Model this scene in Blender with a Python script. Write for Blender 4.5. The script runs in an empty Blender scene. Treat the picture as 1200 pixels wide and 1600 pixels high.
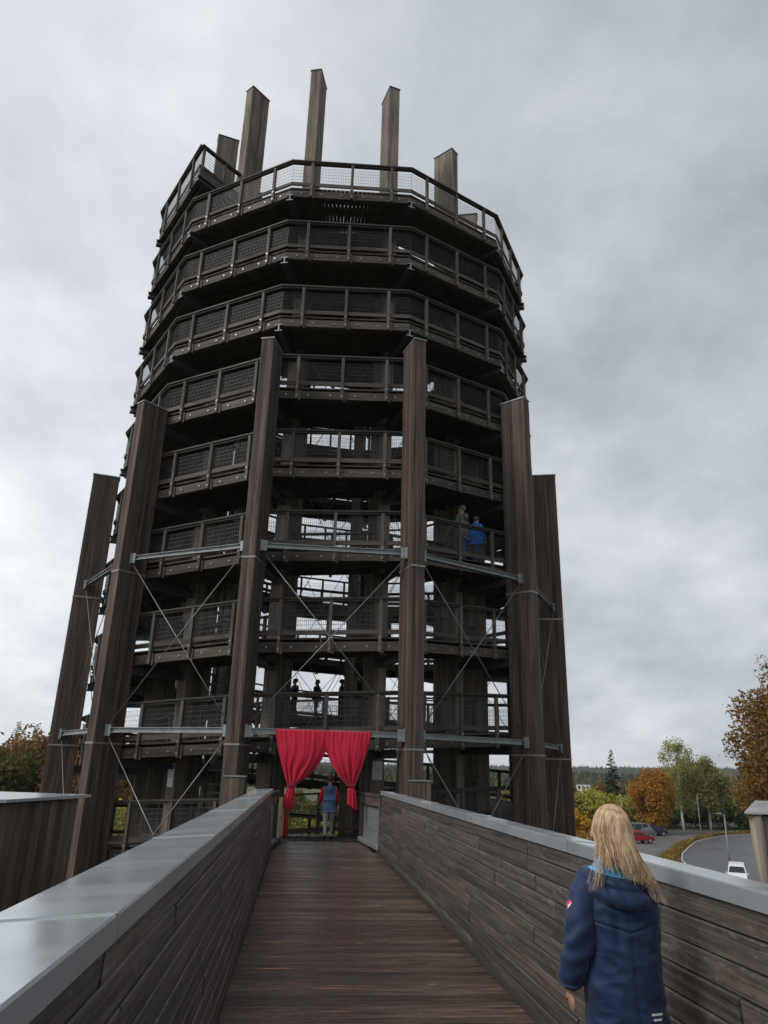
import bpy, bmesh, math, random
from mathutils import Vector, Matrix, noise
R = math.radians
random.seed(7)
sc = bpy.context.scene
COL = sc.collection

# ------------------------------------------------------------------ camera, sky, light
cam_d = bpy.data.cameras.new('camera'); cam = bpy.data.objects.new('camera', cam_d); COL.objects.link(cam)
sc.camera = cam
cam_d.sensor_fit = 'VERTICAL'; cam_d.sensor_height = 24.0; cam_d.lens = 24.0 * 1140 / 1600
cam_d.clip_start = 0.05; cam_d.clip_end = 9000
m = Matrix(((0.99350608, -0.11107636, 0.02465182), (-0.06027087, -0.33000883, 0.9420518), (-0.09650436, -0.93741998, -0.33456045)))
rot = Matrix(((0.99350608, -0.06027087, -0.09650436), (-0.11107636, -0.33000883, -0.93741998), (0.02465182, 0.9420518, -0.33456045)))
# rows of rot = world axes seen by the camera (right, forward, up); rot maps camera space to world space
cam.matrix_world = Matrix.Translation((-0.62, 0.0, 1.6)) @ rot.to_4x4()

W = bpy.data.worlds.new('World'); sc.world = W; W.use_nodes = True
nt = W.node_tree; nt.nodes.clear()
def wn(t, **k):
    n = nt.nodes.new(t)
    for a, b in k.items(): setattr(n, a, b)
    return n
out = wn('ShaderNodeOutputWorld'); bg = wn('ShaderNodeBackground'); nt.links.new(bg.outputs[0], out.inputs[0])
sky = wn('ShaderNodeTexSky', sky_type='NISHITA', sun_disc=False)
SUN_EL, SUN_AZ = R(38), R(-65)
sky.sun_elevation = SUN_EL; sky.sun_rotation = SUN_AZ
bgs = wn('ShaderNodeBackground'); nt.links.new(sky.outputs[0], bgs.inputs[0]); bgs.inputs[1].default_value = 0.05
geo = wn('ShaderNodeTexCoord')
sep = wn('ShaderNodeSeparateXYZ'); nt.links.new(geo.outputs['Generated'], sep.inputs[0])
def wm(op, a, b=None, clamp=False):
    n = wn('ShaderNodeMath', operation=op); n.use_clamp = clamp
    for i, v in enumerate((a, b)):
        if v is None: continue
        if isinstance(v, (int, float)): n.inputs[i].default_value = v
        else: nt.links.new(v, n.inputs[i])
    return n.outputs[0]
zz = wm('ADD', wm('MAXIMUM', sep.outputs[2], 0.0), 0.38)
px, py = wm('DIVIDE', sep.outputs[0], zz), wm('DIVIDE', sep.outputs[1], zz)
cmb = wn('ShaderNodeCombineXYZ'); nt.links.new(px, cmb.inputs[0]); nt.links.new(py, cmb.inputs[1])
def wnoise(scale, detail, rough, dist=0.0, off=0.0):
    mp = wn('ShaderNodeMapping'); nt.links.new(cmb.outputs[0], mp.inputs[0]); mp.inputs['Location'].default_value = (off, off*1.7, off)
    mp.inputs['Scale'].default_value = (1.0, 0.9, 1.0)
    n = wn('ShaderNodeTexNoise'); nt.links.new(mp.outputs[0], n.inputs['Vector'])
    n.inputs['Scale'].default_value = scale; n.inputs['Detail'].default_value = detail
    n.inputs['Roughness'].default_value = rough; n.inputs['Distortion'].default_value = dist
    return n.outputs[0]
n1 = wnoise(0.8, 5, 0.5, 0.2, 3.1); n2 = wnoise(3.0, 10, 0.6, 0.1, 9.4)
mixv = wm('ADD', wm('MULTIPLY', n1, 0.62), wm('MULTIPLY', n2, 0.52))
side = wm('MULTIPLY', sep.outputs[0], -0.26)
lown = wm('MULTIPLY', wm('POWER', wm('SUBTRACT', 1.0, wm('MAXIMUM', sep.outputs[2], 0.0)), 4.0), 0.13)
highn = wm('MULTIPLY', wm('POWER', wm('MAXIMUM', sep.outputs[2], 0.0), 2.0), 0.035)
tot = wm('SUBTRACT', wm('ADD', wm('ADD', mixv, side), wm('ADD', lown, highn)), 0.07)
ramp = wn('ShaderNodeValToRGB'); nt.links.new(tot, ramp.inputs[0])
cr = ramp.color_ramp
cr.elements[0].position = 0.28; cr.elements[0].color = (0.25, 0.275, 0.30, 1)
cr.elements[1].position = 0.765; cr.elements[1].color = (0.82, 0.84, 0.86, 1)
e = cr.elements.new(0.45); e.color = (0.42, 0.45, 0.48, 1)
e = cr.elements.new(0.60); e.color = (0.60, 0.63, 0.66, 1)
bgc = wn('ShaderNodeBackground'); nt.links.new(ramp.outputs[0], bgc.inputs[0]); bgc.inputs[1].default_value = 1.27
addw = wn('ShaderNodeMixShader'); addw.inputs[0].default_value = 0.93
nt.links.new(bgs.outputs[0], addw.inputs[1]); nt.links.new(bgc.outputs[0], addw.inputs[2])
nt.links.new(addw.outputs[0], out.inputs[0]); nt.nodes.remove(bg)

sd = bpy.data.lights.new('sun', 'SUN'); sun = bpy.data.objects.new('sun', sd); COL.objects.link(sun)
sd.energy = 1.5; sd.angle = R(16); sd.color = (1.0, 0.96, 0.9)
sdir = Vector((math.sin(SUN_AZ)*math.cos(SUN_EL), math.cos(R(115))*math.cos(SUN_EL), math.sin(SUN_EL)))
sun.rotation_euler = sdir.to_track_quat('Z', 'Y').to_euler()
sc.view_settings.view_transform = 'Standard'; sc.view_settings.look = 'None'
sc.view_settings.exposure = 0.12; sc.view_settings.gamma = 1.0
try: sc.view_settings.use_curve_mapping = False
except Exception: pass

# ------------------------------------------------------------------ helpers
class MB:
    """collects shapes, builds one mesh"""
    def __init__(s): s.v = []; s.f = []; s.mi = []; s.sm = []
    def add(s, vs, fs, mi=0, smooth=False):
        o = len(s.v); s.v += [tuple(p) for p in vs]
        s.f += [tuple(i+o for i in f) for f in fs]; s.mi += [mi]*len(fs); s.sm += [smooth]*len(fs)
        return s
    def box(s, x0, x1, y0, y1, z0, z1, mi=0, M=None):
        vs = [Vector((x, y, z)) for z in (z0, z1) for y in (y0, y1) for x in (x0, x1)]
        if M is not None: vs = [M @ v for v in vs]
        return s.add(vs, [(0,2,3,1), (4,5,7,6), (0,1,5,4), (2,6,7,3), (0,4,6,2), (1,3,7,5)], mi)
    def bevbox(s, x0, x1, y0, y1, z0, z1, b=0.01, mi=0, M=None):
        bm = bmesh.new(); bmesh.ops.create_cube(bm, size=1)
        for v in bm.verts:
            v.co = Vector(((x0+x1)/2+v.co.x*(x1-x0), (y0+y1)/2+v.co.y*(y1-y0), (z0+z1)/2+v.co.z*(z1-z0)))
        bmesh.ops.bevel(bm, geom=bm.edges[:]+bm.verts[:], offset=b, segments=1, affect='EDGES')
        vs = [v.co.copy() for v in bm.verts]; fs = [[v.index for v in f.verts] for f in bm.faces]; bm.free()
        if M is not None: vs = [M @ v for v in vs]
        return s.add(vs, fs, mi)
    def tube(s, pts, r, n=8, mi=0, cap=True, smooth=True):
        pts = [Vector(p) for p in pts]; rs = r if isinstance(r, (list, tuple)) else [r]*len(pts)
        vs = []; fs = []; up = None
        for i, p in enumerate(pts):
            d = (pts[min(i+1, len(pts)-1)] - pts[max(i-1, 0)])
            if d.length < 1e-9: d = Vector((0, 0, 1))
            d.normalize()
            if up is None:
                up = Vector((0, 0, 1)) if abs(d.z) < 0.9 else Vector((1, 0, 0))
            a = d.cross(up)
            if a.length < 1e-6: a = d.orthogonal()
            a.normalize(); b = a.cross(d).normalized(); up = b
            for k in range(n):
                t = 2*math.pi*k/n
                vs.append(p + (a*math.cos(t) + b*math.sin(t))*rs[i])
        for i in range(len(pts)-1):
            for k in range(n):
                fs.append((i*n+k, i*n+(k+1) % n, (i+1)*n+(k+1) % n, (i+1)*n+k))
        s.add(vs, fs, mi, smooth)
        if cap:
            o = len(s.v)-len(vs)
            s.f.append(tuple(o+k for k in reversed(range(n)))); s.mi.append(mi); s.sm.append(False)
            s.f.append(tuple(o+(len(pts)-1)*n+k for k in range(n))); s.mi.append(mi); s.sm.append(False)
        return s
    def loft(s, rings, mi=0, cap=True, smooth=True):
        n = len(rings[0]); vs = [p for r_ in rings for p in r_]; fs = []
        for i in range(len(rings)-1):
            for k in range(n): fs.append((i*n+k, i*n+(k+1) % n, (i+1)*n+(k+1) % n, (i+1)*n+k))
        if cap: fs += [tuple(reversed(range(n))), tuple((len(rings)-1)*n+k for k in range(n))]
        return s.add(vs, fs, mi, smooth)
    def mesh(s, name, mats):
        me = bpy.data.meshes.new(name); me.from_pydata(s.v, [], s.f)
        for mm in (mats if isinstance(mats, (list, tuple)) else [mats]): me.materials.append(mm)
        me.polygons.foreach_set('material_index', s.mi); me.polygons.foreach_set('use_smooth', s.sm)
        me.update(); return me
    def build(s, name, mats, parent=None, loc=None):
        return link(name, s.mesh(name, mats), parent, loc)

def link(name, me, parent=None, loc=None, rz=None):
    o = bpy.data.objects.new(name, me); COL.objects.link(o)
    if parent is not None: o.parent = parent
    if loc is not None: o.location = loc
    if rz is not None: o.rotation_euler = (0, 0, rz)
    return o
def thing(name, label, cat, loc=(0, 0, 0), rz=0, group=None):
    o = bpy.data.objects.new(name, None); COL.objects.link(o); o.empty_display_size = 0.2
    o.location = loc; o.rotation_euler = (0, 0, rz); return tag(o, label, cat, group)
def tag(o, label=None, cat=None, group=None, kind=None):
    if label: o['label'] = label
    if cat: o['category'] = cat
    if group: o['group'] = group
    if kind: o['kind'] = kind
    return o
def copy_tree(o, parent=None, loc=None, rz=None, label=None):
    c = o.copy(); COL.objects.link(c); c.parent = parent
    if loc is not None: c.location = loc
    if rz is not None: c.rotation_euler = (0, 0, rz)
    if label: c['label'] = label
    for ch in list(o.children): copy_tree(ch, c)
    return c

# ------------------------------------------------------------------ materials
def mat_base(name):
    mt = bpy.data.materials.new(name); mt.use_nodes = True
    t = mt.node_tree; b = t.nodes['Principled BSDF']; return mt, t, b
def nn(t, typ, **k):
    n = t.nodes.new(typ)
    for a, v in k.items(): setattr(n, a, v)
    return n
def mixcol(t, fac, a, b, mode='MIX'):
    n = nn(t, 'ShaderNodeMix', data_type='RGBA', blend_type=mode)
    for i, v in ((0, fac), (6, a), (7, b)):
        if isinstance(v, (int, float)): n.inputs[i].default_value = v
        elif isinstance(v, tuple): n.inputs[i].default_value = v if len(v) == 4 else v+(1,)
        else: t.links.new(v, n.inputs[i])
    return n.outputs[2]
def rampf(t, src, p0, p1, v0=0.0, v1=1.0):
    n = nn(t, 'ShaderNodeMapRange'); t.links.new(src, n.inputs[0])
    n.inputs[1].default_value = p0; n.inputs[2].default_value = p1; n.inputs[3].default_value = v0; n.inputs[4].default_value = v1
    return n.outputs[0]
def coords(t, rand=True):
    tc = nn(t, 'ShaderNodeTexCoord')
    if not rand: return tc.outputs['Object'], None
    oi = nn(t, 'ShaderNodeObjectInfo')
    mul = nn(t, 'ShaderNodeVectorMath', operation='SCALE'); mul.inputs[0].default_value = (13.1, 7.7, 21.3)
    t.links.new(oi.outputs['Random'], mul.inputs['Scale'])
    ad = nn(t, 'ShaderNodeVectorMath', operation='ADD'); t.links.new(tc.outputs['Object'], ad.inputs[0]); t.links.new(mul.outputs[0], ad.inputs[1])
    return ad.outputs[0], oi.outputs['Random']
def tnoise(t, vec, scale, sx=1, sy=1, sz=1, detail=4, rough=0.55, dist=0.0):
    mp = nn(t, 'ShaderNodeMapping'); t.links.new(vec, mp.inputs[0]); mp.inputs['Scale'].default_value = (sx, sy, sz)
    n = nn(t, 'ShaderNodeTexNoise'); t.links.new(mp.outputs[0], n.inputs['Vector'])
    n.inputs['Scale'].default_value = scale; n.inputs['Detail'].default_value = detail
    n.inputs['Roughness'].default_value = rough; n.inputs['Distortion'].default_value = dist
    return n.outputs[0]
def wood(name, dark, light, axis='x', grain=1.0, rough=0.75, stain=0.5, stripe=0.0, stain_col=(0.02, 0.017, 0.015), bump=0.4, pale=0.0, pale_col=(0.3, 0.27, 0.24), stripe_w=0.1, varied=0.25, spec=0.35, speck=0.0, lo=0.3, hi=0.72, gl=0.5):
    mt, t, b = mat_base(name)
    v, rnd = coords(t)
    st = {'x': (gl, 22, 22), 'y': (22, gl, 22), 'z': (22, 22, gl)}[axis]
    g1 = tnoise(t, v, 1.6*grain, *st, detail=6, rough=0.65, dist=0.15)
    c = mixcol(t, rampf(t, g1, lo, hi), dark, light)
    st2 = {'x': (0.35, 3, 3), 'y': (3, 0.35, 3), 'z': (3, 3, 0.35)}[axis]
    g2 = tnoise(t, v, 1.3, *st2, detail=4, rough=0.6)
    c = mixcol(t, rampf(t, g2, 0.45, 0.75, 0, stain), c, stain_col)
    hgt = g1
    if pale > 0:
        g3 = tnoise(t, v, 2.1, *[q*1.3 for q in st2], detail=7, rough=0.7, dist=0.4)
        c = mixcol(t, rampf(t, g3, 0.58, 0.72, 0, pale), c, pale_col)
    if speck > 0:
        g4 = tnoise(t, v, 38.0, *{'x': (0.35, 1, 1), 'y': (1, .35, 1), 'z': (1, 1, .35)}[axis], detail=5, rough=0.75)
        c = mixcol(t, rampf(t, g4, 0.55, 0.70, 0, speck), c, pale_col)
        c = mixcol(t, rampf(t, g4, 0.44, 0.34, 0, speck), c, stain_col)
    # piece to piece tone
    hs = nn(t, 'ShaderNodeHueSaturation'); t.links.new(c, hs.inputs['Color'])
    t.links.new(rampf(t, rnd, 0, 1, 1-varied, 1+varied), hs.inputs['Value']); c = hs.outputs[0]
    if stripe > 0:   # laminations of glued timber, each a slightly different tone
        tc = nn(t, 'ShaderNodeTexCoord'); sp = nn(t, 'ShaderNodeSeparateXYZ'); t.links.new(tc.outputs['Object'], sp.inputs[0])
        oth = [i for i, a in enumerate('xyz') if a != axis]
        dv = []; gr = None
        for i in oth:
            q = nn(t, 'ShaderNodeMath', operation='DIVIDE'); t.links.new(sp.outputs[i], q.inputs[0]); q.inputs[1].default_value = stripe_w
            fl = nn(t, 'ShaderNodeMath', operation='FLOOR'); t.links.new(q.outputs[0], fl.inputs[0]); dv.append(fl.outputs[0])
        cb = nn(t, 'ShaderNodeCombineXYZ'); t.links.new(dv[0], cb.inputs[0]); t.links.new(dv[1], cb.inputs[1]); t.links.new(rnd, cb.inputs[2])
        wn_ = nn(t, 'ShaderNodeTexWhiteNoise'); t.links.new(cb.outputs[0], wn_.inputs[0])
        h2 = nn(t, 'ShaderNodeHueSaturation'); t.links.new(c, h2.inputs['Color'])
        t.links.new(rampf(t, wn_.outputs[0], 0, 1, 1-stripe, 1+stripe), h2.inputs['Value']); c = h2.outputs[0]
    t.links.new(c, b.inputs['Base Color'])
    rr = rampf(t, g2, 0.3, 0.7, rough-0.12, min(rough+0.15, 1)); t.links.new(rr, b.inputs['Roughness'])
    b.inputs['Specular IOR Level'].default_value = spec
    bp = nn(t, 'ShaderNodeBump'); bp.inputs['Strength'].default_value = bump; bp.inputs['Distance'].default_value = 0.01
    t.links.new(hgt, bp.inputs['Height']); t.links.new(bp.outputs[0], b.inputs['Normal'])
    return mt
def plain(name, col, rough=0.6, metal=0.0, var=0.12, scale=4.0, bump=0.0, spec=0.5):
    mt, t, b = mat_base(name); v, rnd = coords(t)
    g = tnoise(t, v, scale, detail=5)
    c = mixcol(t, rampf(t, g, 0.3, 0.7), tuple(x*(1-var) for x in col), tuple(min(1, x*(1+var)) for x in col))
    t.links.new(c, b.inputs['Base Color']); b.inputs['Roughness'].default_value = rough; b.inputs['Metallic'].default_value = metal
    b.inputs['Specular IOR Level'].default_value = spec
    if bump > 0:
        bp = nn(t, 'ShaderNodeBump'); bp.inputs['Strength'].default_value = bump; bp.inputs['Distance'].default_value = 0.02
        t.links.new(g, bp.inputs['Height']); t.links.new(bp.outputs[0], b.inputs['Normal'])
    return mt

COLD, COLL = (0.020, 0.014, 0.012), (0.145, 0.099, 0.076)
M_col = wood('column_timber', COLD, COLL, 'z', grain=0.7, rough=0.7, stain=0.45, stripe=0.38, bump=0.5, varied=0.12, stripe_w=0.105, speck=0.25, pale_col=(0.22, 0.17, 0.13), lo=0.33, hi=0.68)
M_colw = wood('weathered_column_timber', (0.09, 0.073, 0.06), (0.29, 0.24, 0.19), 'z', grain=0.7, rough=0.8, stain=0.75, stripe=0.25, bump=0.5, pale=0.6, pale_col=(0.36, 0.27, 0.17), varied=0.2, stripe_w=0.13, stain_col=(0.03, 0.024, 0.018))
M_rail = wood('rail_timber', (0.026, 0.021, 0.018), (0.145, 0.116, 0.097), 'x', rough=0.7, stain=0.5, varied=0.2, pale=0.2)
M_raild = wood('handrail_timber', (0.018, 0.016, 0.015), (0.065, 0.055, 0.048), 'x', rough=0.6, stain=0.5, varied=0.2)
M_post = wood('post_timber', (0.035, 0.028, 0.024), (0.18, 0.145, 0.12), 'z', rough=0.7, stain=0.4, varied=0.2)
M_deckt = wood('ramp_deck_timber', (0.035, 0.028, 0.024), (0.10, 0.08, 0.065), 'y', rough=0.7, stain=0.4)
M_board = wood('parapet_board_timber', (0.030, 0.025, 0.022), (0.15, 0.123, 0.105), 'x', grain=1.0, rough=0.5, stain=0.55, pale=0.4, pale_col=(0.28, 0.25, 0.22), bump=0.6, varied=0.22, spec=0.5, stain_col=(0.03, 0.025, 0.023), speck=0.45, lo=0.32, hi=0.72, gl=0.7)
M_vboard = wood('upright_board_timber', (0.05, 0.037, 0.029), (0.19, 0.14, 0.105), 'z', grain=1.1, rough=0.7, stain=0.7, pale=0.45, pale_col=(0.24, 0.2, 0.16), bump=0.6, varied=0.35)
M_log = wood('bleached_log_timber', (0.13, 0.105, 0.085), (0.34, 0.28, 0.23), 'z', grain=1.0, rough=0.8, stain=0.5, bump=0.6, stain_col=(0.06, 0.05, 0.04))
M_wire = plain('galvanised_wire', (0.085, 0.085, 0.085), 0.5, 0.3)
M_steel = plain('galvanised_steel', (0.25, 0.27, 0.275), 0.45, 0.35, var=0.25)
M_dsteel = plain('dark_steel', (0.06, 0.065, 0.07), 0.5, 0.3, var=0.2)
M_bolt = plain('steel_bolt', (0.26, 0.25, 0.23), 0.4, 0.4)
M_cable = plain('steel_cable', (0.22, 0.22, 0.22), 0.4, 0.5)

def zinc_mat():
    mt, t, b = mat_base('zinc_sheet'); v, rnd = coords(t)
    g = tnoise(t, v, 0.9, detail=4, rough=0.5, dist=0.3)
    g2 = tnoise(t, v, 5.0, detail=5, rough=0.6); g3 = tnoise(t, v, 2.4, 0.6, 1.6, 1, detail=3, rough=0.5, dist=0.4)
    c = mixcol(t, rampf(t, g, 0.35, 0.7), (0.37, 0.41, 0.435), (0.50, 0.535, 0.555))
    c = mixcol(t, rampf(t, g2, 0.6, 0.8, 0, 0.12), c, (0.58, 0.58, 0.55))
    t.links.new(c, b.inputs['Base Color']); b.inputs['Metallic'].default_value = 0.4
    t.links.new(rampf(t, g3, 0.35, 0.65, 0.17, 0.27), b.inputs['Roughness'])
    return mt
M_zinc = zinc_mat()
def plank_mat():
    mt, t, b = mat_base('wet_deck_plank'); v, rnd = coords(t)
    g1 = tnoise(t, v, 1.4, 1.6, 34, 10, detail=8, rough=0.75, dist=0.1)
    g2 = tnoise(t, v, 1.0, 0.7, 5, 3, detail=5, rough=0.6)
    c = mixcol(t, rampf(t, g1, 0.38, 0.66), (0.013, 0.009, 0.0075), (0.175, 0.118, 0.085))
    c = mixcol(t, rampf(t, g2, 0.50, 0.70, 0, 0.6), c, (0.05, 0.040, 0.034))
    g3 = tnoise(t, v, 1.0, 1.2, 9, 3, detail=8, rough=0.75)
    c = mixcol(t, rampf(t, g3, 0.605, 0.65, 0, 1.0), c, (0.50, 0.22, 0.09))
    hs = nn(t, 'ShaderNodeHueSaturation'); t.links.new(c, hs.inputs['Color']); t.links.new(rampf(t, rnd, 0, 1, 0.55, 1.5), hs.inputs['Value'])
    t.links.new(hs.outputs[0], b.inputs['Base Color'])
    t.links.new(rampf(t, g2, 0.35, 0.65, 0.16, 0.42), b.inputs['Roughness']); b.inputs['Specular IOR Level'].default_value = 0.6
    bp = nn(t, 'ShaderNodeBump'); bp.inputs['Strength'].default_value = 0.5; bp.inputs['Distance'].default_value = 0.006
    t.links.new(g1, bp.inputs['Height']); t.links.new(bp.outputs[0], b.inputs['Normal'])
    return mt
M_plank = plank_mat()

# ------------------------------------------------------------------ ground, road, hills
G = -6.2
def ground_mat():
    mt, t, b = mat_base('meadow_ground'); tc = nn(t, 'ShaderNodeTexCoord')
    g = tnoise(t, tc.outputs['Object'], 0.05, detail=8, rough=0.6); g2 = tnoise(t, tc.outputs['Object'], 2.0, detail=8, rough=0.7)
    c = mixcol(t, rampf(t, g, 0.4, 0.6), (0.045, 0.06, 0.02), (0.095, 0.085, 0.03))
    c = mixcol(t, rampf(t, g2, 0.5, 0.7, 0, 0.6), c, (0.10, 0.062, 0.028))
    t.links.new(c, b.inputs['Base Color']); b.inputs['Roughness'].default_value = 0.95
    bp = nn(t, 'ShaderNodeBump'); bp.inputs['Strength'].default_value = 0.5; bp.inputs['Distance'].default_value = 0.1
    t.links.new(g2, bp.inputs['Height']); t.links.new(bp.outputs[0], b.inputs['Normal']); return mt
M_ground = ground_mat()
def asphalt_mat(name, c0, c1, rough0=0.35):
    mt, t, b = mat_base(name); tc = nn(t, 'ShaderNodeTexCoord')
    g = tnoise(t, tc.outputs['Object'], 0.25, detail=7, rough=0.6); g2 = tnoise(t, tc.outputs['Object'], 30, detail=3)
    c = mixcol(t, rampf(t, g, 0.35, 0.65), c0, c1); c = mixcol(t, rampf(t, g2, 0.5, 0.8, 0, 0.3), c, (0.16, 0.155, 0.15))
    t.links.new(c, b.inputs['Base Color']); t.links.new(rampf(t, g, 0.35, 0.65, rough0, 0.7), b.inputs['Roughness']); return mt
M_road = asphalt_mat('wet_asphalt', (0.05, 0.05, 0.055), (0.09, 0.09, 0.095))
M_lot = asphalt_mat('car_park_asphalt', (0.085, 0.08, 0.078), (0.13, 0.125, 0.118), 0.45)
mb = MB(); N = 40; S = 3300.0
for i in range(N+1):
    for j in range(N+1):
        u, w = (i/N*2-1), (j/N*2-1); mb.v.append((S*u*abs(u), S*w*abs(w), G))
for i in range(N):
    for j in range(N):
        a = i*(N+1)+j; mb.f.append((a, a+N+1, a+N+2, a+1)); mb.mi.append(0); mb.sm.append(False)
tag(mb.build('ground', M_ground), kind='structure')
def sheet(name, poly, z, mt, kind='structure'):
    mb = MB(); mb.add([(x, y, z) for x, y in poly], [tuple(range(len(poly)))])
    return tag(mb.build(name, mt), kind=kind)
kerb = [(27, 45), (33, 64), (38.0, 76.5), (41.5, 83.2), (46.0, 90.5), (51.9, 99.6), (60.8, 109.8), (68, 114.6), (78, 119), (96, 124)]
roadR = [(115, 116), (90, 112), (78, 108), (67.3, 101.5), (60, 95.5), (53.5, 87), (48.5, 79), (43.0, 68), (37, 52), (35, 45)]
sheet('road', kerb+roadR, G+0.012, M_road)
lotfront = [(22, 50), (30, 72), (36.5, 80), (43.2, 90.1), (48.8, 98.6), (57.8, 109.5), (66.5, 116), (77, 121.5), (95, 126.5)]
sheet('car_park', lotfront+[(94, 131), (76, 126), (62, 121), (52, 117), (40, 114), (10, 112), (5, 60)], G+0.008, M_lot)
# raised verge between road and car park, with its kerb
vpoly = kerb[1:-1]; vback = [(31.2, 71.5), (36.9, 79), (44.0, 90.1), (49.6, 98.6), (58.4, 109.3), (66.7, 115.3), (77, 120.5)]
M_verge = plain('leafy_verge', (0.11, 0.062, 0.022), 0.95, var=0.5, scale=3.0, bump=0.6)
mb = MB(); pol = vpoly + vback[::-1]; n = len(pol)
mb.add([(x, y, G) for x, y in pol]+[(x, y, G+0.13) for x, y in pol], [tuple(range(n, 2*n))]+[(i, (i+1) % n, n+(i+1) % n, n+i) for i in range(n)])
tag(mb.build('verge', M_verge), kind='structure')
M_kerb = plain('kerb_stone', (0.42, 0.41, 0.39), 0.7)
mb = MB()
for (x0, y0), (x1, y1) in zip(kerb[1:-1], kerb[2:]):
    d = Vector((x1-x0, y1-y0, 0)); L = d.length; k = max(1, int(L/1.0)); ang = math.atan2(d.y, d.x)
    for i in range(k):
        Mt = Matrix.Translation((x0+d.x*i/k, y0+d.y*i/k, G)) @ Matrix.Rotation(ang, 4, 'Z')
        mb.box(0.01, L/k-0.01, -0.16, -0.01, 0, 0.15, 0, Mt)
tag(mb.build('kerb', M_kerb), kind='structure')
# parking bay lines
M_paint = plain('road_paint', (0.6, 0.6, 0.58), 0.6)
mb = MB()
for i in range(7):
    Mt = Matrix.Translation((38.5+i*2.5, 96+i*2.6, G+0.014)) @ Matrix.Rotation(R(-20), 4, 'Z')
    mb.add([Mt @ Vector(p) for p in ((0, 0, 0), (5, 0, 0), (5, 0.12, 0), (0, 0.12, 0))], [(0, 1, 2, 3)])
tag(mb.build('parking_line', M_paint), kind='structure')
mb = MB(); rv = random.Random(4)
for i in range(9000):
    k = rv.randrange(len(vpoly)-1); f_ = rv.random(); w_ = rv.uniform(.08, .92)
    p0 = Vector(vpoly[k])*(1-f_)+Vector(vpoly[k+1])*f_; p1 = Vector(vback[min(k, len(vback)-2)])*(1-f_)+Vector(vback[min(k+1, len(vback)-1)])*f_
    p = p0*(1-w_)+p1*w_; h_ = .5*rv.random()**1.5*(1-abs(w_-.5)*1.4)+.14; s_ = .11
    a = Vector((rv.gauss(0, 1), rv.gauss(0, 1), rv.gauss(0, 1))).normalized(); b = a.orthogonal().normalized(); c_ = a.cross(b); q = Vector((p.x, p.y, G+h_))
    mb.add([q-b*s_, q+c_*s_*.7, q+b*s_, q-c_*s_*.7], [(0, 1, 2, 3)], 0 if rv.random() < .6 else 1)
VERGE = mb
# grassy bank on the right of the road
mb = MB(); NX, NY = 24, 24
for i in range(NX+1):
    for j in range(NY+1):
        u, w = i/NX, j/NY
        y = 44+w*62; xe = 36.5+ (y-48)*0.47 if y < 92 else 57.2+(y-92)*0.9
        x = xe+u*60; z = G+0.02+2.6*(1-math.exp(-u*7))*(0.8+0.3*noise.noise(Vector((x*0.06, y*0.06, 0))))
        mb.v.append((x, y, z))
for i in range(NX):
    for j in range(NY):
        a = i*(NY+1)+j; mb.f.append((a, a+NY+1, a+NY+2, a+1)); mb.mi.append(0); mb.sm.append(True)
tag(mb.build('grass_bank', M_ground), kind='structure')

def hill_mat(name, c0, c1, c2):
    mt, t, b = mat_base(name); tc = nn(t, 'ShaderNodeTexCoord')
    g = tnoise(t, tc.outputs['Object'], 0.02, detail=8, rough=0.65); g2 = tnoise(t, tc.outputs['Object'], 0.09, detail=8, rough=0.7)
    c = mixcol(t, rampf(t, g, 0.4, 0.6), c0, c1); c = mixcol(t, rampf(t, g2, 0.5, 0.65, 0, 0.7), c, c2)
    t.links.new(c, b.inputs['Base Color']); b.inputs['Roughness'].default_value = 1.0; b.inputs['Specular IOR Level'].default_value = 0.1; return mt
M_hill = hill_mat('wooded_hill', (0.028, 0.042, 0.026), (0.07, 0.055, 0.025), (0.045, 0.06, 0.028))
def ridge(name, dist, depth, a0, a1, hfun, mt, seg=160, rows=14):
    mb = MB()
    for i in range(seg+1):
        a = R(a0+(a1-a0)*i/seg)
        for j in range(rows+1):
            w = j/rows; d = dist+depth*w; prof = math.sin(min(1, w*1.3)*math.pi/2)
            z = G-1+hfun(math.degrees(a), w)*prof
            mb.v.append((d*math.sin(a), d*math.cos(a), z))
    for i in range(seg):
        for j in range(rows):
            a = i*(rows+1)+j; mb.f.append((a, a+rows+1, a+rows+2, a+1)); mb.mi.append(0); mb.sm.append(True)
    return tag(mb.build(name, mt), kind='structure')
def h1(a, w): return (5+2*noise.noise(Vector((a*0.09, 2, 0)))+1.2*noise.noise(Vector((a*0.4, w*3, 1)))) * (1.0 if a > -60 else 1.2)
def h2(a, w):
    k = min(1, max(0, (abs(a-4)-4)/26)); return 15+13*k+4*noise.noise(Vector((a*0.12, 7, 0)))+2*noise.noise(Vector((a*0.6, w*2, 5)))
ridge('near_hill', 420, 520, -75, 75, h1, M_hill)
ridge('far_hill', 1500, 900, -75, 75, h2, M_hill)

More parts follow.
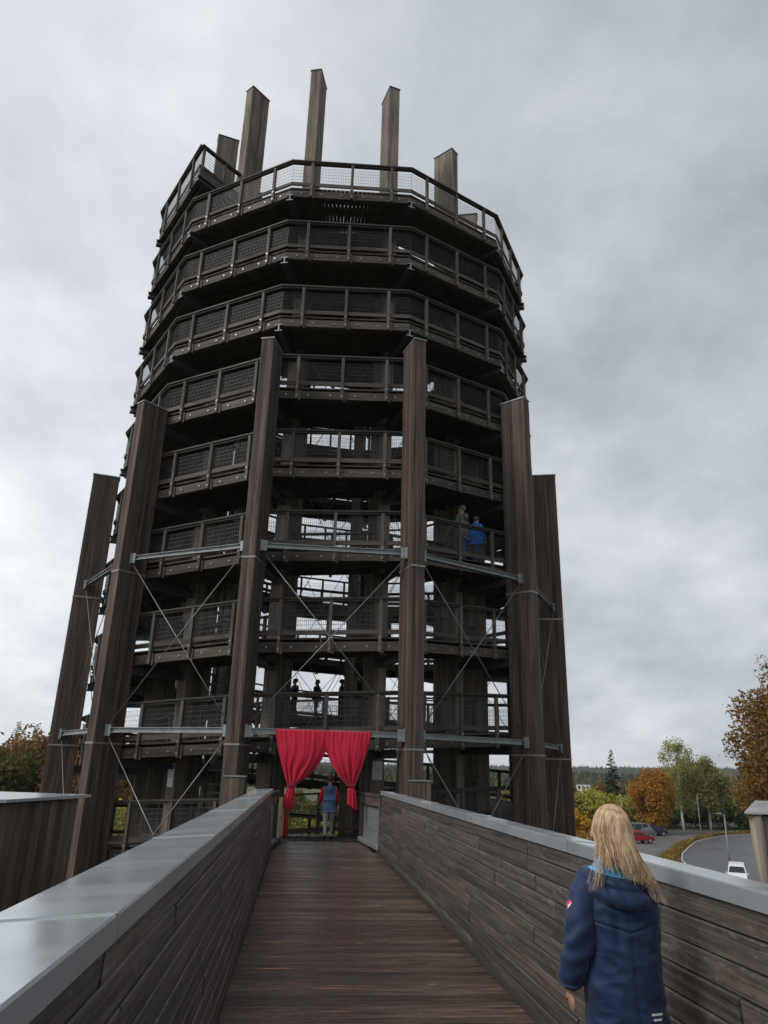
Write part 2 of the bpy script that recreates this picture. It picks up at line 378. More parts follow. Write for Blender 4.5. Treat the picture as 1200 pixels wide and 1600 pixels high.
# ------------------------------------------------------------------ trees
def leaf_mat(name, cols, rough=0.75):
    mt, t, b = mat_base(name)
    g_ = nn(t, 'ShaderNodeNewGeometry'); tc = nn(t, 'ShaderNodeTexCoord')
    n1 = tnoise(t, tc.outputs['Object'], 0.45, detail=3)
    wn_ = nn(t, 'ShaderNodeTexNoise'); wn_.inputs['Scale'].default_value = 3.0; wn_.inputs['Detail'].default_value = 2
    t.links.new(tc.outputs['Object'], wn_.inputs['Vector'])
    oi = nn(t, 'ShaderNodeObjectInfo')
    c = mixcol(t, rampf(t, n1, 0.38, 0.62), cols[0], cols[1]); c = mixcol(t, rampf(t, wn_.outputs[0], 0.45, 0.65), c, cols[2])
    hs = nn(t, 'ShaderNodeHueSaturation'); t.links.new(c, hs.inputs['Color']); t.links.new(rampf(t, oi.outputs['Random'], 0, 1, 0.75, 1.3), hs.inputs['Value'])
    t.links.new(rampf(t, oi.outputs['Random'], 0, 1, 0.485, 0.515), hs.inputs['Hue'])
    t.links.new(hs.outputs[0], b.inputs['Base Color']); b.inputs['Roughness'].default_value = rough
    b.inputs['Specular IOR Level'].default_value = 0.2
    tr = nn(t, 'ShaderNodeBsdfTranslucent'); t.links.new(hs.outputs[0], tr.inputs[0])
    ms = nn(t, 'ShaderNodeMixShader'); ms.inputs[0].default_value = 0.3
    t.links.new(b.outputs[0], ms.inputs[1]); t.links.new(tr.outputs[0], ms.inputs[2]); t.links.new(ms.outputs[0], t.nodes['Material Output'].inputs[0])
    return mt
L_olive = leaf_mat('olive_leaves', ((0.108, 0.127, 0.035), (0.195, 0.166, 0.039), (0.098, 0.098, 0.031)))
L_brown = leaf_mat('brown_leaves', ((0.217, 0.103, 0.037), (0.141, 0.083, 0.03), (0.283, 0.133, 0.047)))
L_beech = leaf_mat('beech_leaves', ((0.20, 0.10, 0.034), (0.13, 0.08, 0.027), (0.25, 0.13, 0.04)))
L_gold = leaf_mat('golden_leaves', ((0.488, 0.277, 0.033), (0.325, 0.195, 0.033), (0.617, 0.39, 0.048)))
L_orange = leaf_mat('orange_leaves', ((0.50, 0.25, 0.03), (0.36, 0.17, 0.03), (0.62, 0.38, 0.04)))
L_green = leaf_mat('green_leaves', ((0.079, 0.124, 0.039), (0.131, 0.166, 0.053), (0.07, 0.105, 0.035)))
L_birch = leaf_mat('birch_leaves', ((0.27, 0.27, 0.085), (0.34, 0.31, 0.10), (0.21, 0.23, 0.075)))
L_fir = leaf_mat('fir_needles', ((0.018, 0.032, 0.02), (0.028, 0.045, 0.025), (0.015, 0.026, 0.018)))
L_shrub = leaf_mat('yellowing_shrub_leaves', ((0.254, 0.237, 0.043), (0.152, 0.186, 0.051), (0.423, 0.321, 0.051)))
M_bark = plain('bark', (0.07, 0.055, 0.042), 0.9, var=0.4, scale=8, bump=0.6)
M_bbark = plain('birch_bark', (0.45, 0.44, 0.40), 0.8, var=0.5, scale=5)

def crown_mesh(name, H, rx, rz, zc, leaf, n, seed, mt, clumps=40, droop=0.0, fill=0.62, mt2=None):
    rnd = random.Random(seed); mb = MB(); cl = []
    for i in range(clumps):
        while True:
            p = Vector((rnd.uniform(-1, 1), rnd.uniform(-1, 1), rnd.uniform(-1, 1)))
            if 0.3 < p.length < 0.98: break
        p *= (0.82+0.22*noise.noise(p*1.7+Vector((seed, 0, 0))))
        taper = 1.0-0.28*max(0, p.z)
        cl.append((Vector((p.x*rx*taper, p.y*rx*taper, zc+p.z*rz)), rnd.uniform(0.22, 0.40)*rx*fill/0.62))
    for i in range(n):
        c, r_ = cl[rnd.randrange(clumps)]
        d = Vector((rnd.gauss(0, 1), rnd.gauss(0, 1), rnd.gauss(0, 0.8))).normalized()*r_*(rnd.random()**0.4)
        p = c+d; p.z -= droop*rnd.random()*r_
        if rnd.random() < 0.05: p += Vector((rnd.gauss(0, 1), rnd.gauss(0, 1), rnd.gauss(0, 1)))*0.3*r_
        a = Vector((rnd.gauss(0, 1), rnd.gauss(0, 1), rnd.gauss(0, 1))).normalized(); b = a.orthogonal().normalized()
        b.rotate(Matrix.Rotation(rnd.uniform(0, 6.28), 3, a)); s_ = leaf*rnd.uniform(0.6, 1.3); cdir = a.cross(b)
        mi = 1 if (mt2 and p.z < zc-0.15*rz+rnd.uniform(-.25, .25)*rz) else 0
        mb.add([p-b*s_, p+cdir*s_*0.6, p+b*s_, p-cdir*s_*0.6], [(0, 1, 2, 3)], mi)
    return mb.mesh(name, [mt]+([mt2] if mt2 else [])), cl
def trunk_mesh(H, r0, cl, seed, mt, zc):
    rnd = random.Random(seed+99); mb = MB()
    top = Vector((rnd.uniform(-.3, .3), rnd.uniform(-.3, .3), H*0.93)); pts = [Vector((0, 0, -0.3))]
    for i in range(1, 8): pts.append(Vector((top.x*i/7+rnd.uniform(-.12, .12), top.y*i/7+rnd.uniform(-.12, .12), H*0.93*i/7)))
    mb.tube(pts, [r0*(1-0.85*i/7) for i in range(8)], 7)
    for c, r_ in cl[:26]:
        zb = max(H*0.18, c.z-abs(Vector((c.x, c.y, 0)).length)*0.7); f_ = min(zb/(H*0.93), 0.95)
        b = Vector((top.x*f_, top.y*f_, zb)); mid = (b+c)/2+Vector((0, 0, 0.2))
        mb.tube([b, mid, c], [r0*0.35*(1-f_*0.6), r0*0.2*(1-f_*0.6), 0.02], 5, cap=False)
    return mb.mesh('trunk', mt)
def tree_proto(H, rx, rz, zc, leaf, n, seed, mt, bark=None, r0=0.22, **k):
    bark = bark or M_bark
    cm, cl = crown_mesh('crown', H, rx, rz, zc, leaf, n, seed, mt, **k)
    return cm, trunk_mesh(H, r0, cl, seed, bark, zc)
def fir_mesh(H, rb, n, seed, leaf=0.22):
    rnd = random.Random(seed); mb = MB()
    nb = int(H*11)
    for i in range(nb):
        f_ = (i+rnd.random())/nb; z = H*(0.08+0.92*f_); L = rb*(1-f_)**0.85*rnd.uniform(0.7, 1.1)+0.12
        a = rnd.uniform(0, 6.28); d = Vector((math.cos(a), math.sin(a), 0))
        k = max(3, int(n/nb*(0.3+1.4*(1-f_))))
        for j in range(k):
            u = rnd.random()**0.7; p = d*L*u+Vector((0, 0, z-0.35*L*u+0.16*L*u*u))
            s_ = leaf*rnd.uniform(0.6, 1.2)*(1.1-0.5*f_)
            sd = Vector((-d.y, d.x, 0))*rnd.choice((-1, 1)); e_ = (sd*rnd.uniform(.4, 1)+d*0.7+Vector((0, 0, rnd.uniform(-.5, .05)))).normalized()*s_*1.6
            w_ = Vector((rnd.uniform(-1, 1), rnd.uniform(-1, 1), rnd.uniform(-.5, .5)))*s_*0.35
            mb.add([p, p+e_*0.5+w_, p+e_, p+e_*0.5-w_], [(0, 1, 2, 3)])
    cm = mb.mesh('crown', L_fir); t = MB().tube([(0, 0, -0.3), (0, 0, H*0.97)], [H*0.018, 0.015], 7)
    return cm, t.mesh('trunk', M_bark)
def put_tree(name, label, proto, loc, rz=0, s=1.0, group=None, cat='tree', sz=None):
    t = thing(name, label, cat, loc, rz, group); t.scale = (s, s, sz or s)
    link('crown', proto[0], t); link('trunk', proto[1], t); return t

P_olive = [tree_proto(10.5, 4.2, 4.3, 6.0, 0.24, 5200, s, L_olive) for s in (1, 2)]
P_brown = [tree_proto(10.5, 4.4, 4.2, 6.0, 0.24, 5200, s, L_brown) for s in (3, 4)]
P_green = [tree_proto(9.5, 4.0, 4.2, 5.2, 0.24, 5200, s, L_green) for s in (5, 6)]
P_gold = [tree_proto(7.5, 3.3, 3.2, 4.2, 0.2, 4500, s, L_gold) for s in (7,)]
P_shrub = [tree_proto(4.2, 2.9, 2.0, 2.1, 0.15, 5200, s, L_shrub, r0=0.08) for s in (8, 9)]
P_dshrub = [tree_proto(4.2, 2.9, 2.0, 2.1, 0.15, 4800, s, L_green, r0=0.08) for s in (10,)]
P_fir = [fir_mesh(15, 3.0, 11000, s, .3) for s in (11, 12)]

tag(VERGE.build('ground_cover', [L_brown, L_shrub]), 'low brown and green ground cover on the verge beside the road', 'ground cover', kind='stuff')
# named trees on the right
put_tree('beech_tree', 'huge rusty brown beech tree cut off by the right edge of the picture', tree_proto(17.5, 6.6, 8.6, 8.2, 0.115, 125000, 21, L_beech, r0=0.45, clumps=230, fill=0.42), (33.0, 46, G))
put_tree('maple_tree', 'round autumn tree, orange above and yellow below, behind the parked cars', tree_proto(9.9, 4.2, 4.9, 5.1, 0.17, 15000, 22, L_orange, clumps=70, fill=0.55, mt2=L_gold), (52.6, 112.5, G))
put_tree('birch_tree', 'tall airy pale green birch with a white trunk right of the orange tree', tree_proto(15.2, 4.2, 6.4, 9.2, 0.15, 9000, 23, L_birch, bark=M_bbark, clumps=60, droop=1.6, fill=0.45), (61.5, 121, G))
put_tree('birch_tree', 'second birch with drooping green foliage, right of the taller birch', tree_proto(13.2, 4.2, 5.8, 7.4, 0.17, 14000, 24, L_birch, bark=M_bbark, clumps=70, droop=1.2, fill=0.5), (66.6, 122, G))
put_tree('fir_tree', 'lone dark fir rising above the horizon left of the orange tree', fir_mesh(13.4, 2.9, 15000, 77, 0.3), (66.6, 160, G), 0.3, 1.0)
rnd = random.Random(5)
# yellowing shrubs right of the tower, green shrubs behind the cars and lamps
for i in range(12):
    x = 33+i*1.75+rnd.uniform(-.5, .5); y = 115+rnd.uniform(-1, 5)+i*0.2
    put_tree('shrub', 'yellowing bushy shrub between the tower and the car park', P_shrub[i % 2], (x, y, G), rnd.uniform(0, 6), rnd.uniform(1.15, 1.45), 'yellowing shrubs beside the car park', 'shrub')
for i in range(12):
    x = 52+i*2.6+rnd.uniform(-.5, .5); y = 124+rnd.uniform(-1, 4)+i*0.3
    put_tree('shrub', 'dark green shrub behind the birches and lamps', P_dshrub[0], (x, y, G), rnd.uniform(0, 6), rnd.uniform(0.9, 1.4), 'dark green shrubs at the back of the car park', 'shrub')
for i in range(7):
    x = 74+i*4.2; y = 136+rnd.uniform(-3, 6)
    put_tree('leafy_tree', 'bushy green tree beyond the road, behind the street lamps', P_green[i % 2], (x, y, G), rnd.uniform(0, 6), rnd.uniform(0.6, 0.85), 'green trees beyond the road')
for i in range(12):
    x = 42+i*5.0; y = 168+rnd.uniform(-8, 12)
    put_tree('leafy_tree', 'distant olive tree below the hill on the right', (P_olive+P_green+P_brown)[i % 6], (x, y, G), rnd.uniform(0, 6), rnd.uniform(0.55, 0.8), 'distant trees below the hill')
# wood on the left and behind the tower
for i in range(34):
    a = -36+i*1.15; d = 88+rnd.uniform(0, 26)
    k = rnd.random(); pr = P_olive[i % 2] if k < .5 else (P_brown[i % 2] if k < .7 else P_green[i % 2])
    nm = 'olive' if k < .5 else ('rusty brown' if k < .7 else 'dark green')
    s = rnd.uniform(0.95, 1.22) if a < -12 else rnd.uniform(0.42, 0.55)
    put_tree('leafy_tree', '%s broadleaf tree in the wood %s' % (nm, 'left of the tower' if a < -12 else 'seen low through the tower'), pr, (d*math.sin(R(a)), d*math.cos(R(a)), G), rnd.uniform(0, 6), s, '%s trees in the wood %s' % (nm, 'on the left' if a < -12 else 'behind the tower'))
for i in range(14):
    a = -36+i*1.5+rnd.uniform(-.5, .5); d = 118+rnd.uniform(0, 22)
    put_tree('fir_tree', 'dark conifer poking above the wood on the left', P_fir[i % 2], (d*math.sin(R(a)), d*math.cos(R(a)), G), rnd.uniform(0, 6), rnd.uniform(0.74, 0.92), 'conifers above the wood on the left')
for i in range(9):
    a = 4+i*1.9; d = 74+rnd.uniform(0, 20)
    put_tree('golden_tree', 'golden yellow tree glimpsed low through and beside the tower', P_gold[0], (d*math.sin(R(a)), d*math.cos(R(a)), G), rnd.uniform(0, 6), rnd.uniform(0.6, 0.85), 'golden trees behind the tower')
for i in range(16):
    a = -12+i*1.8; d = 60+rnd.uniform(0, 14)
    put_tree('shrub', 'yellow green shrub on the ground behind the tower', P_shrub[i % 2], (d*math.sin(R(a)), d*math.cos(R(a)), G), rnd.uniform(0, 6), rnd.uniform(0.8, 1.2), 'shrubs behind the tower', 'shrub')
M_ffir = plain('far_conifers', (0.030, 0.045, 0.030), 0.95, var=0.4, scale=0.1, spec=0.1); M_folive = plain('far_broadleaves', (0.062, 0.072, 0.030), 0.95, var=0.4, scale=0.1, spec=0.1); M_fbrown = plain('far_brown_trees', (0.10, 0.065, 0.03), 0.95, var=0.4, scale=0.1, spec=0.1)
# far forest on the hills: one mass
def forest(name, dist, depth, hfun, n, size, a0, a1, seed):
    rnd = random.Random(seed); mb = MB()
    for i in range(n):
        a = rnd.uniform(a0, a1); w = rnd.random()**0.8; d = dist+depth*w; prof = math.sin(min(1, w*1.3)*math.pi/2)
        z = G-1+hfun(a, w)*prof; p = Vector((d*math.sin(R(a)), d*math.cos(R(a)), z))
        s_ = size*rnd.uniform(0.6, 1.2); k = rnd.random()
        mi = 0 if k < .3 else (1 if k < .82 else 2)
        if mi == 0:
            q = 5; vs = [p+Vector((math.cos(6.28*j/q)*s_*.28, math.sin(6.28*j/q)*s_*.28, 0)) for j in range(q)]+[p+Vector((0, 0, s_*1.25))]
            mb.add(vs, [(j, (j+1) % q, q) for j in range(q)], 0)
        else:
            r_ = s_*.42; c = p+Vector((0, 0, s_*.4)); t_ = [c+Vector((math.cos(1.256*j+k)*r_*rnd.uniform(.7, 1.1), math.sin(1.256*j+k)*r_*rnd.uniform(.7, 1.1), rnd.uniform(-.2, .2)*s_)) for j in range(5)]
            mb.add(t_+[c+Vector((0, 0, s_*.5)), p], [(j, (j+1) % 5, 5) for j in range(5)]+[((j+1) % 5, j, 6) for j in range(5)], mi)
    tag(mb.build(name, [M_ffir, M_folive, M_fbrown]), 'wooded slope of mixed conifers and broadleaf trees', 'forest', kind='stuff')
forest('near_forest', 330, 560, h1, 22000, 6, -60, 60, 31)
forest('far_forest', 1480, 800, h2, 20000, 11, -50, 50, 32)

# small white house on the hill
M_render_w = plain('white_render', (0.75, 0.75, 0.73), 0.8); M_roofd = plain('dark_roof', (0.05, 0.05, 0.055), 0.7); M_glass = plain('dark_glass', (0.02, 0.025, 0.03), 0.1)
h = thing('white_house', 'small white flat-roofed house among trees on the far slope', 'house', (113, 300, -2.5), R(-20))
MB().box(-2.6, 2.6, -3, 3, -3, 1.2).build('wall', M_render_w, h); MB().box(-2.9, 2.9, -3.4, 3.4, 1.2, 1.5).build('roof', M_roofd, h)
for x in (-1.6, 0, 1.6): MB().box(x-.5, x+.5, -3.05, -2.95, -0.6, .5).build('window', M_glass, h)

# ------------------------------------------------------------------ footbridge
bridge = thing('footbridge', 'wet wooden footbridge with boarded parapets leading straight to the tower', 'footbridge', (0, 0, 0))
XL, XR = -1.12, 1.18; Y0, Y1 = -2.5, 16.45
dk = MB()
for x in (-1.0, -0.35, 0.35, 1.0): dk.box(x-.08, x+.08, Y0, 18.7, -0.45, -0.052)
dk.box(-1.3, 1.36, Y0, Y1, -0.75, -0.45)
deck = dk.build('deck_frame', M_rail, bridge)
PW = 0.135; rows = int((18.92-Y0)/PW)
def plank_mesh(x0, x1):
    mb = MB(); prof = [(0, -0.045), (0, -0.004), (0.004, 0)]
    for k in range(3):
        c = 0.0325*(k+1); prof += [(c-0.005, 0), (c, -0.006), (c+0.005, 0)]
    prof += [(PW-0.014, 0), (PW-0.010, -0.004), (PW-0.010, -0.045)]
    n = len(prof); vs = [(x0, y, z) for y, z in prof]+[(x1, y, z) for y, z in prof]
    mb.add(vs, [(i, i+n, (i+1) % n+n, (i+1) % n) for i in range(n)]+[tuple(range(n)), tuple(reversed(range(n, 2*n)))])
    return mb.mesh('plank', M_plank)
pms = [plank_mesh(XL+.005, XR-.005) for _ in range(1)]
for i in range(rows):
    y = Y0+i*PW; me = pms[0]
    o = link('plank', me, deck, (random.uniform(-.002, .002), y, random.uniform(-.003, .002)))
    if y > Y1: o.scale = (0.88, 1, 1)
    o.rotation_euler = (0, random.uniform(-.001, .001), 0)
M_curb = wood('kerb_beam_timber', (0.03, 0.026, 0.023), (0.075, 0.062, 0.053), 'x', rough=0.5)
def parapet(sx, xin, lab):
    core = MB().box(min(xin+sx*0.05, xin+sx*0.30), max(xin+sx*0.05, xin+sx*0.30), Y0, Y1-.02, -0.7, 1.13)
    par = core.build('parapet', M_raild, bridge); tag(par, lab)
    rowsn = 10; bh = 1.13/rowsn; rnd = random.Random(3 if sx > 0 else 4)
    for r_ in range(rowsn):
        y = Y0-rnd.uniform(0, 1.5)
        while y < Y1:
            L = rnd.choice((1.6, 2.2, 2.8, 3.4)) ; y1 = min(y+L, Y1)
            if y1-y < .15: break
            pr = 0.052-0.006*r_+rnd.uniform(-.004, .004); tw = rnd.uniform(-.004, .003)
            mb = MB(); xi = sx*0.05
            # board with slightly wavy upper edge and rounded arris; local x runs along the bridge
            n = 6; vs = []; Lh = (y1-y)/2-0.004
            for i in range(n+1):
                u = -Lh+2*Lh*i/n; wv = rnd.uniform(-.001, .001); pz = rnd.uniform(-.0008, .0008)
                sec = [(0.05, -bh/2+.003), (-pr+pz-tw, -bh/2+.003), (-pr+pz+tw, bh/2-.012+wv), (-pr+.006+pz+tw, bh/2-.005+wv), (0.05, bh/2-.004)]
                vs += [(u, p, q) for p, q in sec]
            fs = []
            for i in range(n):
                for k in range(5): fs.append((i*5+k, i*5+(k+1) % 5, (i+1)*5+(k+1) % 5, (i+1)*5+k))
            fs += [(4, 3, 2, 1, 0), tuple(n*5+k for k in range(5))]
            mb.add(vs, fs)
            # local frame: x = along bridge (+Y or -Y so that local y points into the wall)
            o = mb.build('board', M_board, par, (xin, (y+y1)/2, bh*(r_+.5)+.005))
            o.rotation_euler = (0, 0, R(-90) if sx > 0 else R(90))
            y = y1+0.004
    # base kerb
    a, b = sorted((xin-sx*0.075, xin+sx*0.0))
    kb = MB().box(-(Y1-Y0)/2, (Y1-Y0)/2, -.04, .04, 0.004, .06).build('kerb_beam', M_curb, par, ((a+b)/2, (Y0+Y1)/2, 0)); kb.rotation_euler = (0, 0, R(90))
    # zinc cap in sheets with standing joints
    a, b = (xin+sx*(0.36 if sx < 0 else 0.24), xin-sx*0.02)
    if a > b: a, b = b, a
    seams = [Y0, 0.4, 2.42, 5.05, 8.1, 11.2, 14.3, Y1+0.02]
    for y0, y1 in zip(seams, seams[1:]):
        c = MB(); g = 0.006
        tilt = 0.006
        prof = [(a, 1.13), (a, 1.196), (a+.008, 1.202), (b-.008, 1.202), (b, 1.196), (b, 1.13), (b-.012, 1.13), (b-.012, 1.186), (a+.012, 1.186), (a+.012, 1.13)]
        n = len(prof); k = 8; vs = []; fs = []
        for i in range(k+1):
            y = y0+g+(y1-y0-2*g)*i/k; w = 0.0
            vs += [(x, y, z+w-.022*abs(x-(xin-sx*.02))/.33) for x, z in prof]
        for i in range(k):
            for j in range(n): fs.append((i*n+j, (i+1)*n+j, (i+1)*n+(j+1) % n, i*n+(j+1) % n))
        fs += [tuple(range(n)), tuple(reversed(range(k*n, k*n+n)))]
        c.add(vs, fs); co = c.build('cap_sheet', M_zinc, par)
        if y1 < Y1:
            cs = MB().box(a-.002, b+.002, y1-.03, y1-.004, 1.2025, 1.2065)
            cs.v = [(x, y, z-.022*abs(x-(xin-sx*.02))/.33) for x, y, z in cs.v]; cs.build('cap_seam', M_zinc, par)
    return par
parapet(-1, XL, 'left parapet with a broad wet zinc cap')
parapet(1, XR, 'right parapet with a pale zinc cap')
# board-clad stubs where the bridge beams meet the outer columns
for sx, xc in ((-1, -2.0), (1, 2.2)):
    s = thing('clad_stub', 'short board-clad stub beside the %s column at the bridge head' % ('left' if sx < 0 else 'right'), 'timber stub', (xc, 17.72, 0))
    MB().box(-.2, .2, -.2, .2, -1.5, 1.38).build('core', M_raild, s)
    for k in range(4): MB().bevbox(-.225+k*.113, -.118+k*.113, -.225, -.2, -1.5, 1.4, .003).build('board', M_vboard, s)
    for k in range(4):
        for q in (-1, 1): MB().bevbox(min(q*.2, q*.225), max(q*.2, q*.225), -.2+k*.1, -.104+k*.1, -1.5, 1.4, .003).build('board', M_vboard, s)
    MB().box(-.245, .245, -.245, .245, 1.40, 1.425).build('cap', M_steel, s)

rl = random.Random(12);
sc_ = MB()
for i in range(rows):
    y = Y0+i*PW
    if y < 2.5 or y > 12: continue
    for x in (-1.0, -.35, .35, 1.0):
        for dy in (.03, .095):
            xx, yy = x+rl.uniform(-.008, .008), y+dy+rl.uniform(-.004, .004); sc_.add([(xx+.006*math.cos(k), yy+.006*math.sin(k), .0045) for k in (0, 1.05, 2.09, 3.14, 4.19, 5.24)], [tuple(range(6))])
tag(sc_.build('deck_screws', M_bolt, bridge), kind='stuff')
# side gates between parapet end and ring
M_panel = plain('zinc_mesh_panel', (0.30, 0.32, 0.33), 0.45, 0.3, var=0.15)
def gate(sx):
    p0 = Vector((1.2*sx, 16.55, 0)); p1 = Vector((0.97*sx, 18.85, 0)); d = p1-p0; L = d.length
    g = thing('gate_railing', 'metal mesh railing with wooden rail %s of the walkway at the bridge head' % ('left' if sx < 0 else 'right'), 'railing', p0, math.atan2(d.y, d.x))
    MB().bevbox(0, L, -.06, .06, 1.05, 1.12, .01).build('handrail', M_rail, g)
    MB().bevbox(0, L, -.035, .035, 0.86, 1.05, .006).build('upper_board', M_rail, g)
    MB().bevbox(0, L, -.09, .09, 0.03, 0.14, .02).build('bottom_rail', M_steel, g)
    for x in (0.0, L-.08): MB().bevbox(x, x+.08, -.05, .05, 0, 1.05, .006).build('post', M_post, g)
    for x in (L*.18, L*.42, L*.68, L*.86): MB().box(x-.03, x+.03, -.055, -.04, .90, 1.0).build('bracket', M_steel, g)
    mb = MB(); s_ = .05
    y_ = .042*sx*-1
    for i in range(int(L/.022)): mb.box(.01+i*.022, .022+i*.022, y_-.004, y_+.004, .16, .86)
    for i in range(18): mb.box(0, L, y_-.006, y_+.006, .17+i*.04, .176+i*.04)
    pm = mb.build('mesh_panel', M_panel, g)
    for i in range(5): MB().box(i*L/4-.012, i*L/4+.012, y_-.012, y_+.012, .15, .87).build('frame_bar', M_steel, g)
    for z in (.15, .38, .62, .86): MB().box(0, L, y_-.010, y_+.010, z-.01, z+.01).build('frame_bar', M_steel, g)
gate(-1); gate(1)

# ------------------------------------------------------------------ observation tower
DC = 26.25; RISE = 2.43; STEP = RISE/12
T15 = math.tan(R(15))
tower = thing('observation_tower', 'round dark timber observation tower wrapped in a spiral ramp of many turns', 'tower', (0, DC, 0))
def pbar(mb, r0, r1, z0, z1, mi=0, f0=-1.0, f1=1.0, rise=STEP):
    """bar along one facet between apothems r0 (inner) and r1, mitred at the corners, following the ramp's rise"""
    vs = []
    for f_ in (f0, f1):
        for r_, z in ((r0, z0), (r1, z0), (r1, z1), (r0, z1)):
            vs.append((f_*r_*T15, -r_, z+f_*rise/2))
    mb.add(vs, [(0, 1, 2, 3), (7, 6, 5, 4), (0, 4, 5, 1), (1, 5, 6, 2), (2, 6, 7, 3), (3, 7, 4, 0)], mi)
    return mb
RA = 7.31
# z is measured from the deck surface
def sec_mesh():
    d = {}
    rp = MB(); pbar(rp, RA-.10, RA+.07, 1.00, 1.05); pbar(rp, RA-.06, RA+.03, .945, 0.999)
    d['handrail'] = rp.mesh('handrail', M_raild)
    lr = MB(); pbar(lr, RA-.05, RA-.0, 0.07, 0.19); d['lower_rail'] = lr.mesh('lower_rail', M_rail)
    eb = MB(); pbar(eb, RA-.16, RA-.035, -.36, -.115)
    for f_ in (-.82, -.5, -.17, .2, .5, .8):
        x = f_*RA*T15; z = -.24+f_*STEP/2
        eb.tube([(x, -RA+.03, z), (x, -RA+.01, z)], .028, 8, 1)
    d['edge_beam'] = eb.mesh('edge_beam', [M_rail, M_bolt])
    for i, f_ in enumerate((-2/3, 0, 2/3)):
        x = f_*RA*T15; dz = f_*STEP/2
        pb = MB(); pb.bevbox(x-.045, x+.045, -RA-.055, -RA+.03, -.40+dz, .998+dz, .006)
        for z in (-.02, -.30): pb.tube([(x, -RA-.05, z+dz), (x, -RA-.068, z+dz)], .03, 8, 1)
        pb.box(x+.05, x+.115, -RA-.0, -RA+.035, -.42+dz, -.10+dz, 0)
        d['post%d' % i] = pb.mesh('railing_post', [M_post, M_bolt])
    wr = MB(); L = RA*T15
    n = int(2*L/.055)
    for i in range(n+1):
        x = -L+.02+i*.055; dz = x/L*STEP/2
        w = .0036; y = -RA+.04
        wr.add([(x-w, y, .2+dz), (x+w, y, .2+dz), (x, y+.005, .2+dz), (x-w, y, .84+dz), (x+w, y, .84+dz), (x, y+.005, .84+dz)], [(0, 1, 4, 3), (1, 2, 5, 4), (2, 0, 3, 5)])
    for k in range(6):
        z = .21+k*.125; w = .0034; y = -RA+.035
        wr.add([(-L, y, z-w-STEP/2), (-L, y, z+w-STEP/2), (-L, y+.007, z-STEP/2), (L, y, z-w+STEP/2), (L, y, z+w+STEP/2), (L, y+.007, z+STEP/2)], [(0, 3, 4, 1), (1, 4, 5, 2), (2, 5, 3, 0)])
    d['wire_mesh'] = wr.mesh('wire_mesh', M_wire)
    dk = MB(); n = 27; ri, ro = 5.20, RA-.04
    for i in range(n):
        f0, f1 = -1+2*i/n, -1+2*(i+1)/n-.005
        pbar(dk, ri, ro, -.045, 0.0, 0, f0, f1)
        dk_z = None
    # fix rise per plank: pbar uses f*rise/2 so planks follow the slope
    pbar(dk, 5.75, 5.85, -.20, -.046); pbar(dk, 6.3, 6.4, -.20, -.046); pbar(dk, 6.85, 6.95, -.20, -.046); pbar(dk, ri+.02, ri+.12, -.24, -.046)
    d['deck'] = dk.mesh('ramp_deck', M_deckt)
    ir = MB(); q = 5.28
    pbar(ir, q-.07, q+.07, 1.00, 1.05); pbar(ir, q-.02, q+.03, .07, .19)
    for f_ in (-2/3, 0, 2/3):
        x = f_*q*T15; dz = f_*STEP/2; ir.box(x-.045, x+.045, -q-.02, -q+.06, -.3+dz, .998+dz)
    d['inner_railing'] = ir.mesh('inner_railing', M_rail)
    iw = MB(); L = q*T15; n = int(2*L/.055)
    for i in range(n+1):
        x = -L+.02+i*.055; dz = x/L*STEP/2; w = .0028; y = -q-.03
        iw.add([(x-w, y, .2+dz), (x+w, y, .2+dz), (x, y+.005, .2+dz), (x-w, y, .84+dz), (x+w, y, .84+dz), (x, y+.005, .84+dz)], [(0, 1, 4, 3), (1, 2, 5, 4), (2, 0, 3, 5)])
    for k in range(6):
        z = .21+k*.125; w = .0045; y = -q-.03
        iw.add([(-L, y, z-w-STEP/2), (-L, y, z+w-STEP/2), (-L, y+.007, z-STEP/2), (L, y, z-w+STEP/2), (L, y, z+w+STEP/2), (L, y+.007, z+STEP/2)], [(0, 3, 4, 1), (1, 4, 5, 2), (2, 5, 3, 0)])
    d['inner_wire_mesh'] = iw.mesh('inner_wire_mesh', M_wire)
    # radial I beam under the corner at the rising end, and a light end flange
    rb = MB(); Mr = Matrix.Rotation(R(15), 4, 'Z')
    z1 = -.37+STEP/2
    rb.box(-.10, .10, -7.60, -5.0, z1-.02, z1, 0, Mr); rb.box(-.10, .10, -7.60, -5.0, z1-.22, z1-.20, 0, Mr); rb.box(-.012, .012, -7.58, -5.0, z1-.2, z1-.02, 0, Mr)
    rb.box(-.11, .11, -7.615, -7.602, z1-.225, z1-.195, 1, Mr); rb.box(-.11, .11, -7.615, -7.602, z1-.025, z1+.005, 1, Mr); rb.box(-.02, .02, -7.615, -7.602, z1-.195, z1-.025, 1, Mr)
    d['support_beam'] = rb.mesh('support_beam', [M_dsteel, M_steel])
    return d
SM = sec_mesh()
allp = MB()
NB0, NB1 = -6, 106
